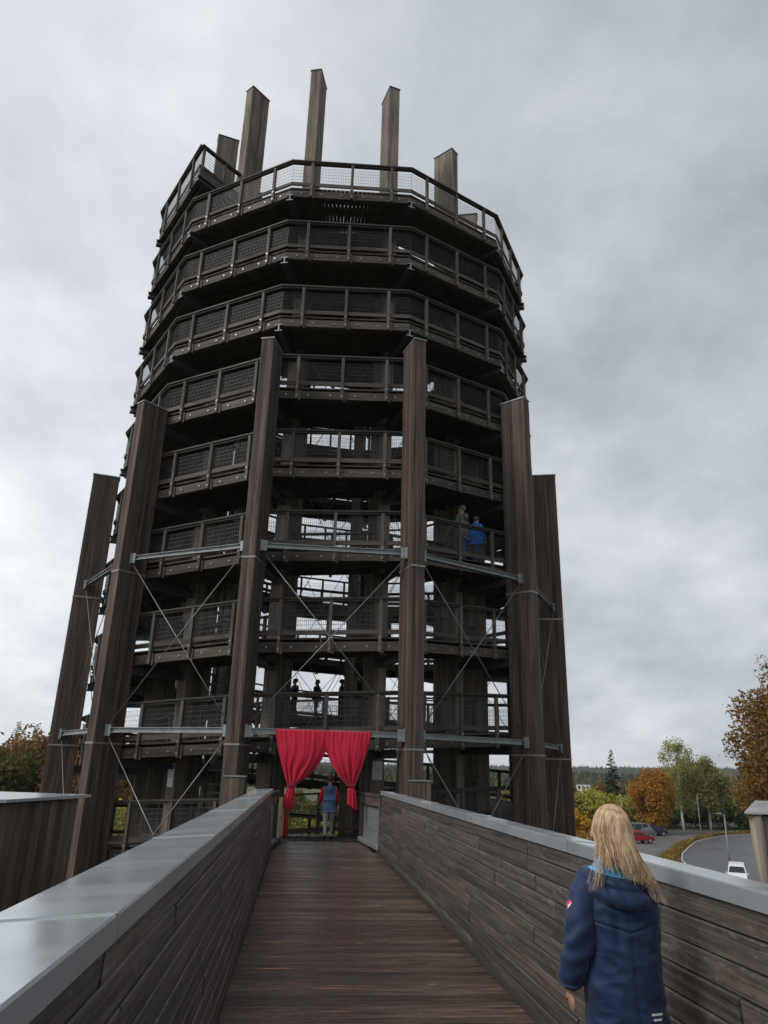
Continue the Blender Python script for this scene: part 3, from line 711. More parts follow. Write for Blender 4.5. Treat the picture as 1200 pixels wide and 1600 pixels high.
for n in range(NB0, NB1+1):
    mdeg = 30*n; z = RISE*mdeg/360.0-0.03
    sec = link('ramp_deck', SM['deck'], tower, (0, 0, z), R(mdeg))
    front = (n != 0)
    link('support_beam', SM['support_beam'], sec)
    if n != 0:
        link('handrail', SM['handrail'], sec); link('lower_rail', SM['lower_rail'], sec); link('wire_mesh', SM['wire_mesh'], sec)
        if (n % 12) == 6 or (n % 12 == 5 and n < 60):
            mb = MB()
            for i in range(3):
                me = SM['post%d' % i]; mb.add([v.co[:] for v in me.vertices], [tuple(p.vertices) for p in me.polygons])
            tag(mb.build('railing_post', M_post, sec), kind='stuff')
        else:
            for i in range(3): link('railing_post', SM['post%d' % i], sec)
    link('edge_beam', SM['edge_beam'], sec)
    link('inner_railing', SM['inner_railing'], sec); link('inner_wire_mesh', SM['inner_wire_mesh'], sec)
# end rail of the top turn (radial, at the last corner) 
zt = RISE*(30*NB1+15)/360.0-0.03
er = MB(); er.box(-.08, .08, -7.57, -5.0, 1.0, 1.06); er.box(-.03, .03, -7.5, -4.7, .07, .19); er.box(-.06, .06, -7.57, -4.7, -.36, -.02)
for y in (-7.45, -6.5, -5.6, -4.75): er.box(-.045, .045, y-.04, y+.04, -.4, 1.0)
for k in range(6): er.box(-.004, .004, -7.5, -4.7, .21+k*.125, .218+k*.125)
for k in range(51): er.box(-.003, .003, -7.5+k*.055, -7.494+k*.055, .2, .84)
link('end_railing', er.mesh('end_railing', M_rail), tower, (0, 0, zt), R(30*NB1+15))

tp = MB(); q = 5.16/math.cos(R(15)); ring_ = [(q*math.sin(R(15+30*i)), -q*math.cos(R(15+30*i))) for i in range(12)]
tp.add([(x, y, 19.2) for x, y in ring_]+[(x, y, 19.3) for x, y in ring_], [tuple(range(11, -1, -1)), tuple(range(12, 24))]+[(i, (i+1) % 12, 12+(i+1) % 12, 12+i) for i in range(12)])
for k in range(-8, 9): tp.box(-math.sqrt(26-(k*.6)**2), math.sqrt(26-(k*.6)**2), k*.6-.05, k*.6+.05, 18.95, 19.198)
link('top_platform', tp.mesh('top_platform', M_deckt), tower)
# columns
def column_mesh(w, d, z0, z1, mt, name):
    """w = tangential width, d = radial depth; front corner pieces are one glued post of laminations"""
    mb = MB(); nl = 7; k = nl
    lw = d/nl
    mb.bevbox(-w/2, w/2, -d/2, d/2, z0, z1, .012)
    return mb.mesh(name, mt)
otop = {-75: 10.85, -45: 11.85, -15: 13.05, 15: 13.42, 45: 12.95, 75: 11.95}
for i in range(12):
    a = -75+30*i; aw = (a+180) % 360-180
    zt_ = otop.get(aw, 12.0 if abs(aw) < 110 else 11.0)
    w_, d_ = 0.36, 0.84
    root = link('outer_column', column_mesh(w_, d_, G, zt_, M_col, 'outer_column'), tower, (8.01*math.sin(R(a)), -8.01*math.cos(R(a)), 0), R(a))
    MB().bevbox(-w_/2-.02, w_/2+.02, -d_/2-.02, d_/2+.02, zt_+.002, zt_+.05, .006).build('column_cap', M_steel, root)
    # edge boards that face the two outer arrises
    for sxx in (-1, 1):
        for syy in (-1, 1):
            pass
    for zs in (2.08, 6.62):
        MB().box(-w_/2-.012, w_/2+.012, -d_/2-.012, d_/2+.012, zs, zs+.045).build('splice_strip', M_bolt, root)
itop = {-75: 26.9, -45: 26.9, -15: 26.5, 15: 26.05, 45: 24.85, 75: 24.1, 105: 24.0, -105: 27}
for i in range(12):
    a = -75+30*i; aw = (a+180) % 360-180
    zt_ = itop.get(aw, 22.5)
    root = link('inner_column', column_mesh(.40, .86, G, zt_, M_colw, 'inner_column'), tower, (5.38*math.sin(R(a)), -5.38*math.cos(R(a)), 0), R(a))
    MB().bevbox(-.22, .22, -.45, .45, zt_+.002, zt_+.05, .006).build('column_cap', M_dsteel, root)
# steel ring beams, gusset plates and crossed cables between the outer columns
for i in range(12):
    a0, a1 = -75+30*i, -45+30*i; q = 8.01+.12
    for zb in (2.43, 7.04):
        p0 = Vector((q*math.sin(R(a0)), -q*math.cos(R(a0)), zb)); p1 = Vector((q*math.sin(R(a1)), -q*math.cos(R(a1)), zb))
        d = (p1-p0); L = d.length; ang = math.atan2(d.y, d.x)
        b = MB(); h_ = .16
        b.box(.18, L-.18, -.07, .07, .05, .065); b.box(.18, L-.18, -.07, .07, -.065, -.05); b.box(.18, L-.18, -.008, .008, -.05, .05)
        link('ring_beam', b.mesh('ring_beam', M_steel), tower, p0, ang)
        for x, s_ in ((.2, 1), (L-.2, -1)):
            g = MB(); g.bevbox(x-.02, x+.02, -.09, .09, -.16, .15, .004); g.bevbox(min(x, x+s_*.16), max(x, x+s_*.16), -.075, -.06, -.15, .13, .004)
            for zz_ in (-.1, .1): g.tube([(x+s_*.08, -.06, zz_*.9), (x+s_*.08, -.095, zz_*.9)], .022, 8)
            link('gusset_plate', g.mesh('gusset_plate', M_steel), tower, p0, ang)
    def P(a, z, q=8.12): return Vector((q*math.sin(R(a)), -q*math.cos(R(a)), z))
    o0, o1 = a0+1.3, a1-1.3
    for (za, zb) in ((2.50, 6.95), (-2.3, 2.35)):
        if za < 0 and (a0, a1) == (-15, 15): continue
        for s_, (pa, pb) in enumerate(((P(o0, za), P(o1, zb)), (P(o0, zb, 8.09), P(o1, za, 8.09)))):
            MB().tube([pa, pb], .013, 6).build('tension_rod', M_cable, tower)
# inner bracing rods, struts at each turn, core mast and pipes
for i in range(12):
    a0, a1 = -75+30*i, -45+30*i
    def P(a, z, q=5.1): return Vector((q*math.sin(R(a)), -q*math.cos(R(a)), z))
    for k, za in enumerate((1.4, 5.9, 10.4)):
        MB().tube([P(a0+2, za), P(a1-2, za+4.3)], .012, 6).build('tension_rod', M_cable, tower)
        MB().tube([P(a0+2, za+4.3, 5.07), P(a1-2, za, 5.07)], .012, 6).build('tension_rod', M_cable, tower)
for a, q in ((-27, 4.6), (33, 4.5)):
    x, y = q*math.sin(R(a)), -q*math.cos(R(a))
    MB().tube([(x, y, G), (x, y, 9.5)], .075, 12).build('drain_pipe', M_steel, tower)
# steel ladder frame of the service shaft
sh = MB(); 
for x in (-.45, .45):
    for y in (-.45, .45): sh.box(x-.03, x+.03, y-.03, y+.03, G, 13)
link('shaft_frame', sh.mesh('shaft_frame', M_dsteel), tower, (-2.9, -3.2, 0), R(20))
for k in range(22):
    s_ = MB(); z = -1+k*.62
    s_.box(-.42, .42, -.42, .0, z, z+.05)
    s_.box(-.44, .44, -.46, -.43, z+.25, z+.29)
    link('shaft_step', s_.mesh('shaft_step', M_steel), tower, (-2.9, -3.2, 0), R(20))
# bottom walkway level inside: a board-lined wall part low inside right
# wet stone setts glinting inside the ring at the bridge head
M_sett = plain('wet_setts', (0.30, 0.29, 0.28), 0.25, var=0.4, scale=12)

# small things on the tower
def notice(label, loc, rz, w, hgt, head):
    n_ = thing('notice', label, 'notice', loc, rz)
    MB().box(-w/2, w/2, -.004, .004, -hgt/2, hgt/2).build('sheet', plain('white_paper', (0.7, 0.71, 0.72), 0.6), n_)
    if head: MB().box(-w/2+.01, w/2-.01, -.007, -.0045, hgt/2-.14, hgt/2-.02).build('header', plain('blue_print', (0.08, 0.22, 0.45), 0.6), n_)
    mp = MB()
    for k in range(6 if not head else 4): mp.box(-w/2+.03, w/2-.05-.02*(k % 3), -.006, -.0045, hgt/2-.2-.05*k, hgt/2-.212-.05*k+.024)
    mp.build('text_line', plain('grey_print', (0.25, 0.25, 0.26), 0.6), n_)
def on_col(a, q, side=0): return (q*math.sin(R(a))+side*math.cos(R(a)), DC-q*math.cos(R(a))+side*math.sin(R(a)))
x, y = on_col(-45, 5.38+.44); notice('white notice with a blue header on a pale inner column left of the bridge', (x, y-.01, 1.35), R(-45), .26, .62, True)
x, y = on_col(15, 5.38+.44); notice('white paper notice on the column right of the curtain', (x-.0, y-.01, 1.62), R(15), .28, .48, False)
M_cream = plain('cream_paint', (0.62, 0.53, 0.30), 0.55); M_redp = plain('red_paint', (0.45, 0.02, 0.025), 0.4)
e_ = thing('warning_board', 'narrow cream board with a red mark standing by the left gate railing', 'sign', (-0.93, 18.15, 0.06), R(82))
MB().bevbox(-.38, .38, -.012, .012, .08, .92, .004).build('board', M_cream, e_); MB().box(-.05, .05, -.02, -.013, .42, .52).build('mark', M_redp, e_)
MB().box(-.34, -.30, -.01, .03, 0, .08).box(.30, .34, -.01, .03, 0, .08).build('foot', M_steel, e_)
e_ = thing('fire_extinguisher', 'red fire extinguisher beside the cream board at the left gate railing', 'extinguisher', (-0.84, 19.0, 0.0))
MB().tube([(0, 0, .06), (0, 0, .10), (0, 0, .62), (0, 0, .68), (0, 0, .71)], [.07, .085, .085, .06, .03], 14).build('cylinder', M_redp, e_)
MB().tube([(0, 0, .70), (0, 0, .78)], .02, 8).box(-.05, .07, -.012, .012, .77, .80).build('valve', M_dsteel, e_)
MB().tube([(.03, 0, .76), (.11, .02, .70), (.13, .02, .5), (.11, .02, .3)], .011, 6).build('hose', M_dsteel, e_)

# setts row at the foot of the ring's inner railing
st = thing('stone_edging', 'wet pale stones in a row at the far edge of the walkway behind the boy', 'stone edging', (0, 20.75, -.03))
rs = random.Random(8)
for r_ in range(3):
    for i in range(15):
        x = -1.05+i*.15+rs.uniform(-.02, .02)+(r_ % 2)*.06
        mb = MB(); mb.bevbox(-.062, .062, -.055, .055, 0, .03+rs.uniform(0, .015), .014)
        mb.build('stone', M_sett, st, (x, -.14*r_, 0.0)).rotation_euler = (0, 0, rs.uniform(-.2, .2))

# curtains
def cloth_mat(name, col, rough=0.75):
    mt, t, b = mat_base(name); tc = nn(t, 'ShaderNodeTexCoord')
    g = tnoise(t, tc.outputs['Object'], 7, detail=3); w = tnoise(t, tc.outputs['Object'], 160, detail=2)
    c = mixcol(t, rampf(t, g, 0.35, 0.7), tuple(x*.85 for x in col), col); t.links.new(c, b.inputs['Base Color'])
    b.inputs['Roughness'].default_value = rough; b.inputs['Sheen Weight'].default_value = 0.15; b.inputs['Specular IOR Level'].default_value = 0.25
    bp = nn(t, 'ShaderNodeBump'); bp.inputs['Strength'].default_value = 0.25; bp.inputs['Distance'].default_value = 0.01
    ad = nn(t, 'ShaderNodeMath', operation='ADD'); t.links.new(g, ad.inputs[0]); ad2 = nn(t, 'ShaderNodeMath', operation='MULTIPLY'); t.links.new(w, ad2.inputs[0]); ad2.inputs[1].default_value = .15; t.links.new(ad2.outputs[0], ad.inputs[1])
    t.links.new(ad.outputs[0], bp.inputs['Height']); t.links.new(bp.outputs[0], b.inputs['Normal']); return mt
M_curt = cloth_mat('red_curtain_cloth', (0.50, 0.010, 0.042))
def curtain(x0, x1, xk, zk, xt, zb, wk, seed, label):
    """cloth hung from x0..x1 at z 2.46, gathered at (xk, zk), tail falling to zb around xt"""
    mb = MB(); NU, NV = 90, 46; ztop = 2.47; Y = 18.26; tr = random.Random(seed)
    ph = [tr.uniform(0, 6.28) for _ in range(6)]
    for j in range(NV+1):
        v = j/NV
        for i in range(NU+1):
            u = i/NU
            if v < .72:
                q = v/.72; z = ztop+(zk-ztop)*q
                e = q**1.25
                el, er_ = (1.35, 2.4) if x0 < -.5 else (2.4, 1.35)
                xl = x0+(xk-wk-x0)*(q**el); xr = x1+(xk+wk-x1)*(q**er_)
                x = xl+(xr-xl)*u
                # belly sag of horizontal folds
                z -= 0.10*math.sin(math.pi*q)*math.sin(math.pi*u)
                wfreq = 5; amp = .004+.034*q*q; nz0 = noise.noise(Vector((u*4, q*2.2, seed)))
                y = Y-.03+amp*math.sin(u*wfreq*6.28+ph[0]+2*q+4*nz0)+.035*nz0*(.3+q)+.006*math.sin(u*70+ph[1])*(1-q)**3-.10*math.sin(math.pi*min(1, q*1.05))*math.sin(math.pi*u)
                sw = abs(math.sin(3.0*(u+q*1.2)+ph[2])); y += .018*sw*q
            else:
                q = (v-.72)/.28; z = zk+(zb-zk)*q-.05*q*math.sin(u*9+ph[3])
                w = wk*.8+(.105-wk*.8)*(q**.6)
                th = u*6.28*1.15
                x = xk+(xt-xk)*q+w*math.cos(th)*(1+.25*math.sin(5*th+ph[4]))
                y = Y-.02+w*.6*math.sin(th)*(1+.25*math.sin(7*th+ph[5]))
                if q < .15:
                    b_ = q/.15; xs = (xk-wk)+(2*wk)*u; x = xs*(1-b_)+x*b_; y = (Y-.03+.035*math.sin(u*56+ph[0]+2))*(1-b_)+y*b_
            mb.v.append((x, y, z))
    for j in range(NV):
        for i in range(NU):
            a = j*(NU+1)+i; mb.f.append((a, a+1, a+NU+2, a+NU+1)); mb.mi.append(0); mb.sm.append(True)
    t = thing('red_curtain', label, 'curtain', (0, 0, 0)); o = mb.build('cloth', M_curt, t)
    s_ = o.modifiers.new('thick', 'SOLIDIFY'); s_.thickness = .004
    tb = MB(); pts = [(xk+(wk+.012)*math.cos(t_*6.283/14), 18.24+(wk*.75+.02)*math.sin(t_*6.283/14), zk+.01*math.sin(t_*.9)) for t_ in range(15)]
    tb.tube(pts, .014, 6); tb.build('tie', cloth_mat('dark_red_tie', (0.25, 0.01, 0.03)), t)
    MB().tube([(x0, 18.3, 2.475), (x1, 18.3, 2.475)], .012, 6).build('hem_rod', M_curt, t)
    return t
curtain(-1.19, 0.09, -0.74, 1.22, -0.80, 0.76, .085, 1, 'left red curtain, tied low, over the tower entrance')
curtain(-0.01, 1.10, 0.66, 1.25, 0.71, 0.78, .08, 2, 'right red curtain, tied beside the boy, over the tower entrance')

# board-clad piers left and right of the bridge
def boards_along(parent, p0, p1, z0, z1, w, seed, mt, gap=.006, th=.025, post_every=None):
    rs = random.Random(seed); d = Vector((p1[0]-p0[0], p1[1]-p0[1], 0)); L = d.length; n = int(L/w); ang = math.atan2(d.y, d.x)
    for i in range(n):
        mb = MB(); ww = L/n; pr = rs.uniform(0, .008)
        mb.bevbox(-ww/2+gap/2, ww/2-gap/2, -th-pr, 0, z0, z1, .004)
        o = mb.build('board', mt, parent, (p0[0]+d.x*(i+.5)/n, p0[1]+d.y*(i+.5)/n, 0)); o.rotation_euler = (0, 0, ang)
pier = thing('boarded_pier', 'upright-boarded pier with a thin zinc cap at the left edge, beside the left parapet', 'timber pier', (0, 0, 0))
A, B, C_ = (-6.6, 8.3), (-3.95, 9.35), (-3.58, 11.05)
cm = MB(); pts = [(-6.5, 8.45), (-4.0, 9.45), (-3.65, 11.0), (-6.4, 11.9)]
cm.add([(x, y, G) for x, y in pts]+[(x, y, 1.13) for x, y in pts], [(0, 1, 5, 4), (1, 2, 6, 5), (2, 3, 7, 6), (3, 0, 4, 7), (4, 5, 6, 7)])
cm.build('core', M_raild, pier)
boards_along(pier, A, B, -3.2, 1.14, .16, 41, M_vboard); boards_along(pier, B, C_, -3.2, 1.14, .16, 42, M_vboard)
cp = MB(); pp = [(-6.7, 8.1), (-3.84, 9.2), (-3.43, 11.2), (-6.7, 12.1)]
cp.add([(x, y, 1.16) for x, y in pp]+[(x, y, 1.195) for x, y in pp], [(3, 2, 1, 0), (4, 5, 6, 7), (0, 1, 5, 4), (1, 2, 6, 5), (2, 3, 7, 6), (3, 0, 4, 7)])
cp.build('cap', M_zinc, pier)
pier = thing('boarded_pier', 'bleached timber pier with a zinc cap at the right edge, beyond the right parapet', 'timber pier', (0, 0, 0))
cm = MB(); pts = [(5.80, 10.30), (8.5, 9.9), (12.5, 16), (9.6, 16)]
cm.add([(x, y, G) for x, y in pts]+[(x, y, 1.12) for x, y in pts], [(0, 1, 5, 4), (1, 2, 6, 5), (2, 3, 7, 6), (3, 0, 4, 7), (4, 5, 6, 7)]); cm.build('core', M_raild, pier)
for x, r_ in ((5.67, .085),):
    MB().tube([(x+.03, 10.2, -3), (x+.02, 10.2, -1), (x, 10.2, .4), (x-.01, 10.2, 1.15)], [r_*1.1, r_, r_*.95, r_], 14).build('log', M_log, pier)
boards_along(pier, (5.79, 10.26), (8.5, 9.86), -3, 1.14, .17, 43, M_log)
cp = MB(); pp = [(5.46, 10.12), (8.6, 9.7), (12.7, 16.2), (9.4, 16.2)]
cp.add([(x, y, 1.172) for x, y in pp]+[(x, y, 1.195) for x, y in pp], [(3, 2, 1, 0), (4, 5, 6, 7), (0, 1, 5, 4), (1, 2, 6, 5), (2, 3, 7, 6), (3, 0, 4, 7)])
cp.build('cap', M_zinc, pier)

# ------------------------------------------------------------------ street lamps
def lamp(label, loc, hgt, arms, rz=0):
    l_ = thing('street_lamp', label, 'street lamp', loc, rz, None)
    MB().tube([(0, 0, 0), (0, 0, .9), (0, 0, hgt)], [.075, .06, .045], 8).build('pole', M_steel, l_)
    for s_ in arms:
        MB().tube([(0, 0, hgt-.03), (s_*.35, 0, hgt+.04)], .03, 6).build('arm', M_steel, l_)
        MB().bevbox(min(s_*.3, s_*.95), max(s_*.3, s_*.95), -.12, .12, hgt+.0, hgt+.1, .03).build('lamp_head', M_steel, l_)
lamp('tall slim street lamp on the verge in front of the birches', (59.4, 111.9, G), 5.6, (1,), R(30))
lamp('street lamp with a double head beside the white van', (44.3, 78.6, G), 4.4, (-1,), R(10))
lamp('far street lamp just behind the lamp near the white van', (68.6, 120.9, G), 4.6, (-1,), R(10))
lamp('short street lamp in front of the shrubs left of the orange tree', (47.9, 113, G), 4.9, (1,), R(10))
lamp('street lamp at the far right before the brown beech', (72.6, 117, G), 4.2, (1,), R(20))
lamp('street lamp in front of the wood at the left edge', (-33.5, 95, G), 4.6, (-1,), R(0))
# ------------------------------------------------------------------ vehicles
M_tyre = plain('tyre_rubber', (0.02, 0.02, 0.02), 0.8); M_rim = plain('wheel_rim', (0.35, 0.35, 0.36), 0.35, 0.6)
M_wglass = plain('vehicle_glass', (0.015, 0.02, 0.025), 0.06); M_lred = plain('rear_light', (0.4, 0.01, 0.01), 0.2); M_lwhite = plain('headlight_glass', (0.6, 0.62, 0.65), 0.1)
def vehicle(name, label, cat, loc, rz, col, L, Wd, H, belt, prof, sides, paint_rough=0.25):
    """prof: side outline of the cabin as (x, z) from rear base to front base; body runs -L/2 (rear) .. L/2 (front)"""
    v_ = thing(name, label, cat, loc, rz); M_p = plain(name+'_paint', col, paint_rough, 0.1, var=0.04, spec=0.6)
    mb = MB(); w = Wd/2
    low = [(-L/2, .32), (-L/2+.02, belt*.7), (-L/2+.08, belt)] + prof + [(L/2-.12, belt*.80), (L/2, belt*.62), (L/2-.03, .30)]
    n = len(low); rings = []
    def wid(z): return w*(0.93 if z < .4 else (1.0 if z <= belt+.02 else 1.0-.20*(z-belt)/(H-belt)))
    bm = bmesh.new()
    Lf = [bm.verts.new((x, -wid(z), z)) for x, z in low]; Rt = [bm.verts.new((x, wid(z), z)) for x, z in low]
    for i in range(n): bm.faces.new((Lf[i], Lf[(i+1) % n], Rt[(i+1) % n], Rt[i]))
    # the sides in two pieces (below and above the belt line)
    ib = [i for i, (x, z) in enumerate(low) if z > belt+.05]
    i0, i1 = ib[0]-1, ib[-1]+1
    for S_, flip in ((Lf, True), (Rt, False)):
        up_ = [S_[i] for i in range(i0, i1+1)]; lo_ = [S_[i] for i in range(i1, n)]+[S_[i] for i in range(0, i0+1)]
        bm.faces.new(up_ if not flip else up_[::-1]); bm.faces.new(lo_ if not flip else lo_[::-1])
    bmesh.ops.recalc_face_normals(bm, faces=bm.faces[:])
    bmesh.ops.bevel(bm, geom=bm.edges[:], offset=.035, segments=2, affect='EDGES')
    me = bpy.data.meshes.new('body'); bm.to_mesh(me); bm.free(); me.materials.append(M_p); link('body', me, v_)
    # side windows
    for (xa, xb, xc_, xd) in sides:   # bottom x0,x1, top x0,x1
        for s_ in (-1, 1):
            zb, zt_ = belt+.06, H-.14
            g = MB(); q = [(xa, s_*(wid(zb)+.006), zb), (xb, s_*(wid(zb)+.006), zb), (xd, s_*(wid(zt_)+.006), zt_), (xc_, s_*(wid(zt_)+.006), zt_)]
            g.add(q+[(x, y-s_*.02, z) for x, y, z in q], [(0, 1, 2, 3), (7, 6, 5, 4), (0, 4, 5, 1), (1, 5, 6, 2), (2, 6, 7, 3), (3, 7, 4, 0)]); g.build('window', M_wglass, v_)
    # windscreen and rear window from the first and last sloping edges of the cabin
    for (pa, pb), nm in (((prof[-1], prof[-2]), 'windscreen'), (((-L/2+.08, belt), prof[0]), 'rear_window')):
        (xa, za), (xb, zb) = pa, pb; dx, dz = xb-xa, zb-za; nl = math.hypot(dx, dz); nx, nz = (dz/nl, -dx/nl)
        if nm == 'rear_window': nx, nz = -dz/nl, dx/nl
        if nm == 'windscreen' and nx < 0: nx, nz = -nx, -nz
        g = MB(); q = []
        for f_, ww in ((.14, .86), (.86, .72)):
            x, z = xa+dx*f_+nx*.012, za+dz*f_+nz*.012
            q += [(x, -w*ww, z), (x, w*ww, z)]
        q = [q[0], q[1], q[3], q[2]]
        g.add(q+[(x-nx*.02, y, z-nz*.02) for x, y, z in q], [(0, 1, 2, 3), (7, 6, 5, 4), (0, 4, 5, 1), (1, 5, 6, 2), (2, 6, 7, 3), (3, 7, 4, 0)]); g.build(nm, M_wglass, v_)
    for s_ in (-1, 1):
        MB().bevbox(L/2-.10, L/2-.0, s_*w*.74-.17, s_*w*.74+.13, belt*.62, belt*.76, .02).build('headlight', M_lwhite, v_)
        MB().bevbox(-L/2-.02, -L/2+.06, s_*w*.84-.09, s_*w*.84+.07, belt*.68, belt*1.0, .015).build('tail_light', M_lred, v_)
        MB().bevbox(prof[-1][0]-.25, prof[-1][0]-.12, min(s_*(w+.01), s_*(w+.17)), max(s_*(w+.01), s_*(w+.17)), belt+.03, belt+.17, .02).build('mirror', M_p, v_)
        for x in (-L*.31, L*.32):
            wh = MB().tube([(x, s_*(w-.20), .33), (x, s_*(w+.015), .33)], .33, 20).build('wheel', M_tyre, v_)
            MB().tube([(x, s_*(w+.005), .33), (x, s_*(w+.03), .33)], .2, 14).build('rim', M_rim, wh)
    MB().box(L/2-.02, L/2+.02, -w*.82, w*.82, .34, .50).box(-L/2-.02, -L/2+.02, -w*.82, w*.82, .34, .50).build('bumper', M_dsteel, v_)
    MB().box(-L/2-.026, -L/2-.02, -.26, .26, .56, .67).box(L/2+.021, L/2+.026, -.26, .26, .38, .49).build('number_plate', M_render_w, v_)
    return v_
vanp = [(-2.25, 1.93), (0.95, 1.95), (1.35, 1.85), (1.95, 1.12)]
vehicle('parked_van', 'silver grey passenger van with dark windows parked sideways before the orange tree', 'van', (46.4, 105.0, G), R(8), (0.16, 0.17, 0.17), 4.9, 1.9, 1.95, 1.02, vanp, [(-2.2, -.95, -2.1, -.9), (-.85, .3, -.8, .3), (.42, 1.6, .42, 1.15)])
carp = [(-1.75, 1.42), (0.3, 1.46), (1.15, .93)]
carp2 = [(-2.0, 1.35), (-1.2, 1.46), (0.3, 1.44), (1.15, .93)]
vehicle('parked_car', 'red estate car parked in front of the grey van, half hidden by the girl', 'car', (42.7, 97.0, G), R(10), (0.42, 0.01, 0.03), 4.3, 1.75, 1.46, .88, carp2, [(-1.75, -.6, -1.5, -.6), (-.5, .85, -.5, .3)])
vehicle('parked_car', 'dark blue car parked behind the grey van, only its end showing', 'car', (50.6, 109.4, G), R(5), (0.02, 0.03, 0.08), 4.2, 1.75, 1.46, .88, carp2, [(-1.75, -.6, -1.5, -.6), (-.5, .85, -.5, .3)])
wv = vehicle('white_van', 'white van driving up the road below the right parapet', 'van', (34.9, 61.2, G+.013), R(-121), (0.75, 0.76, 0.76), 4.2, 1.66, 1.78, .95, [(-1.95, 1.76), (0.75, 1.78), (1.1, 1.70), (1.6, 1.02)], [(.2, 1.3, .25, .95)])

wv.scale = (.84, .84, .84)
# ------------------------------------------------------------------ people
M_skin = plain('skin', (0.50, 0.28, 0.20), 0.55, var=0.08, scale=20)
def skin_mesh(name, J, edges, root, sub=2):
    """J: {name: (pos, radius)}; a continuous skinned surface"""
    names = list(J); idx = {n: i for i, n in enumerate(names)}
    me = bpy.data.meshes.new(name); me.from_pydata([J[n][0] for n in names], [(idx[a], idx[b]) for a, b in edges], [])
    o = bpy.data.objects.new(name, me); COL.objects.link(o)
    md = o.modifiers.new('skin', 'SKIN'); md.use_smooth_shade = True
    for n in names:
        sv = me.skin_vertices[0].data[idx[n]]; r_ = J[n][1]; sv.radius = r_ if isinstance(r_, tuple) else (r_, r_); sv.use_root = (n == root)
    s_ = o.modifiers.new('sub', 'SUBSURF'); s_.levels = sub; s_.render_levels = sub
    dg = bpy.context.evaluated_depsgraph_get(); dg.update()
    ev = o.evaluated_get(dg); res = bpy.data.meshes.new_from_object(ev)
    bpy.data.objects.remove(o); res.name = name
    res.polygons.foreach_set('use_smooth', [True]*len(res.polygons)); return res
def ellipsoid(mb, c, r_, mi=0, nu=16, nv=12, keep=None):
    rings = []
    for j in range(1, nv):
        t_ = math.pi*j/nv
        rings.append([Vector((c[0]+r_[0]*math.sin(t_)*math.cos(2*math.pi*i/nu), c[1]+r_[1]*math.sin(t_)*math.sin(2*math.pi*i/nu), c[2]-r_[2]*math.cos(t_))) for i in range(nu)])
    mb.loft(rings, mi)
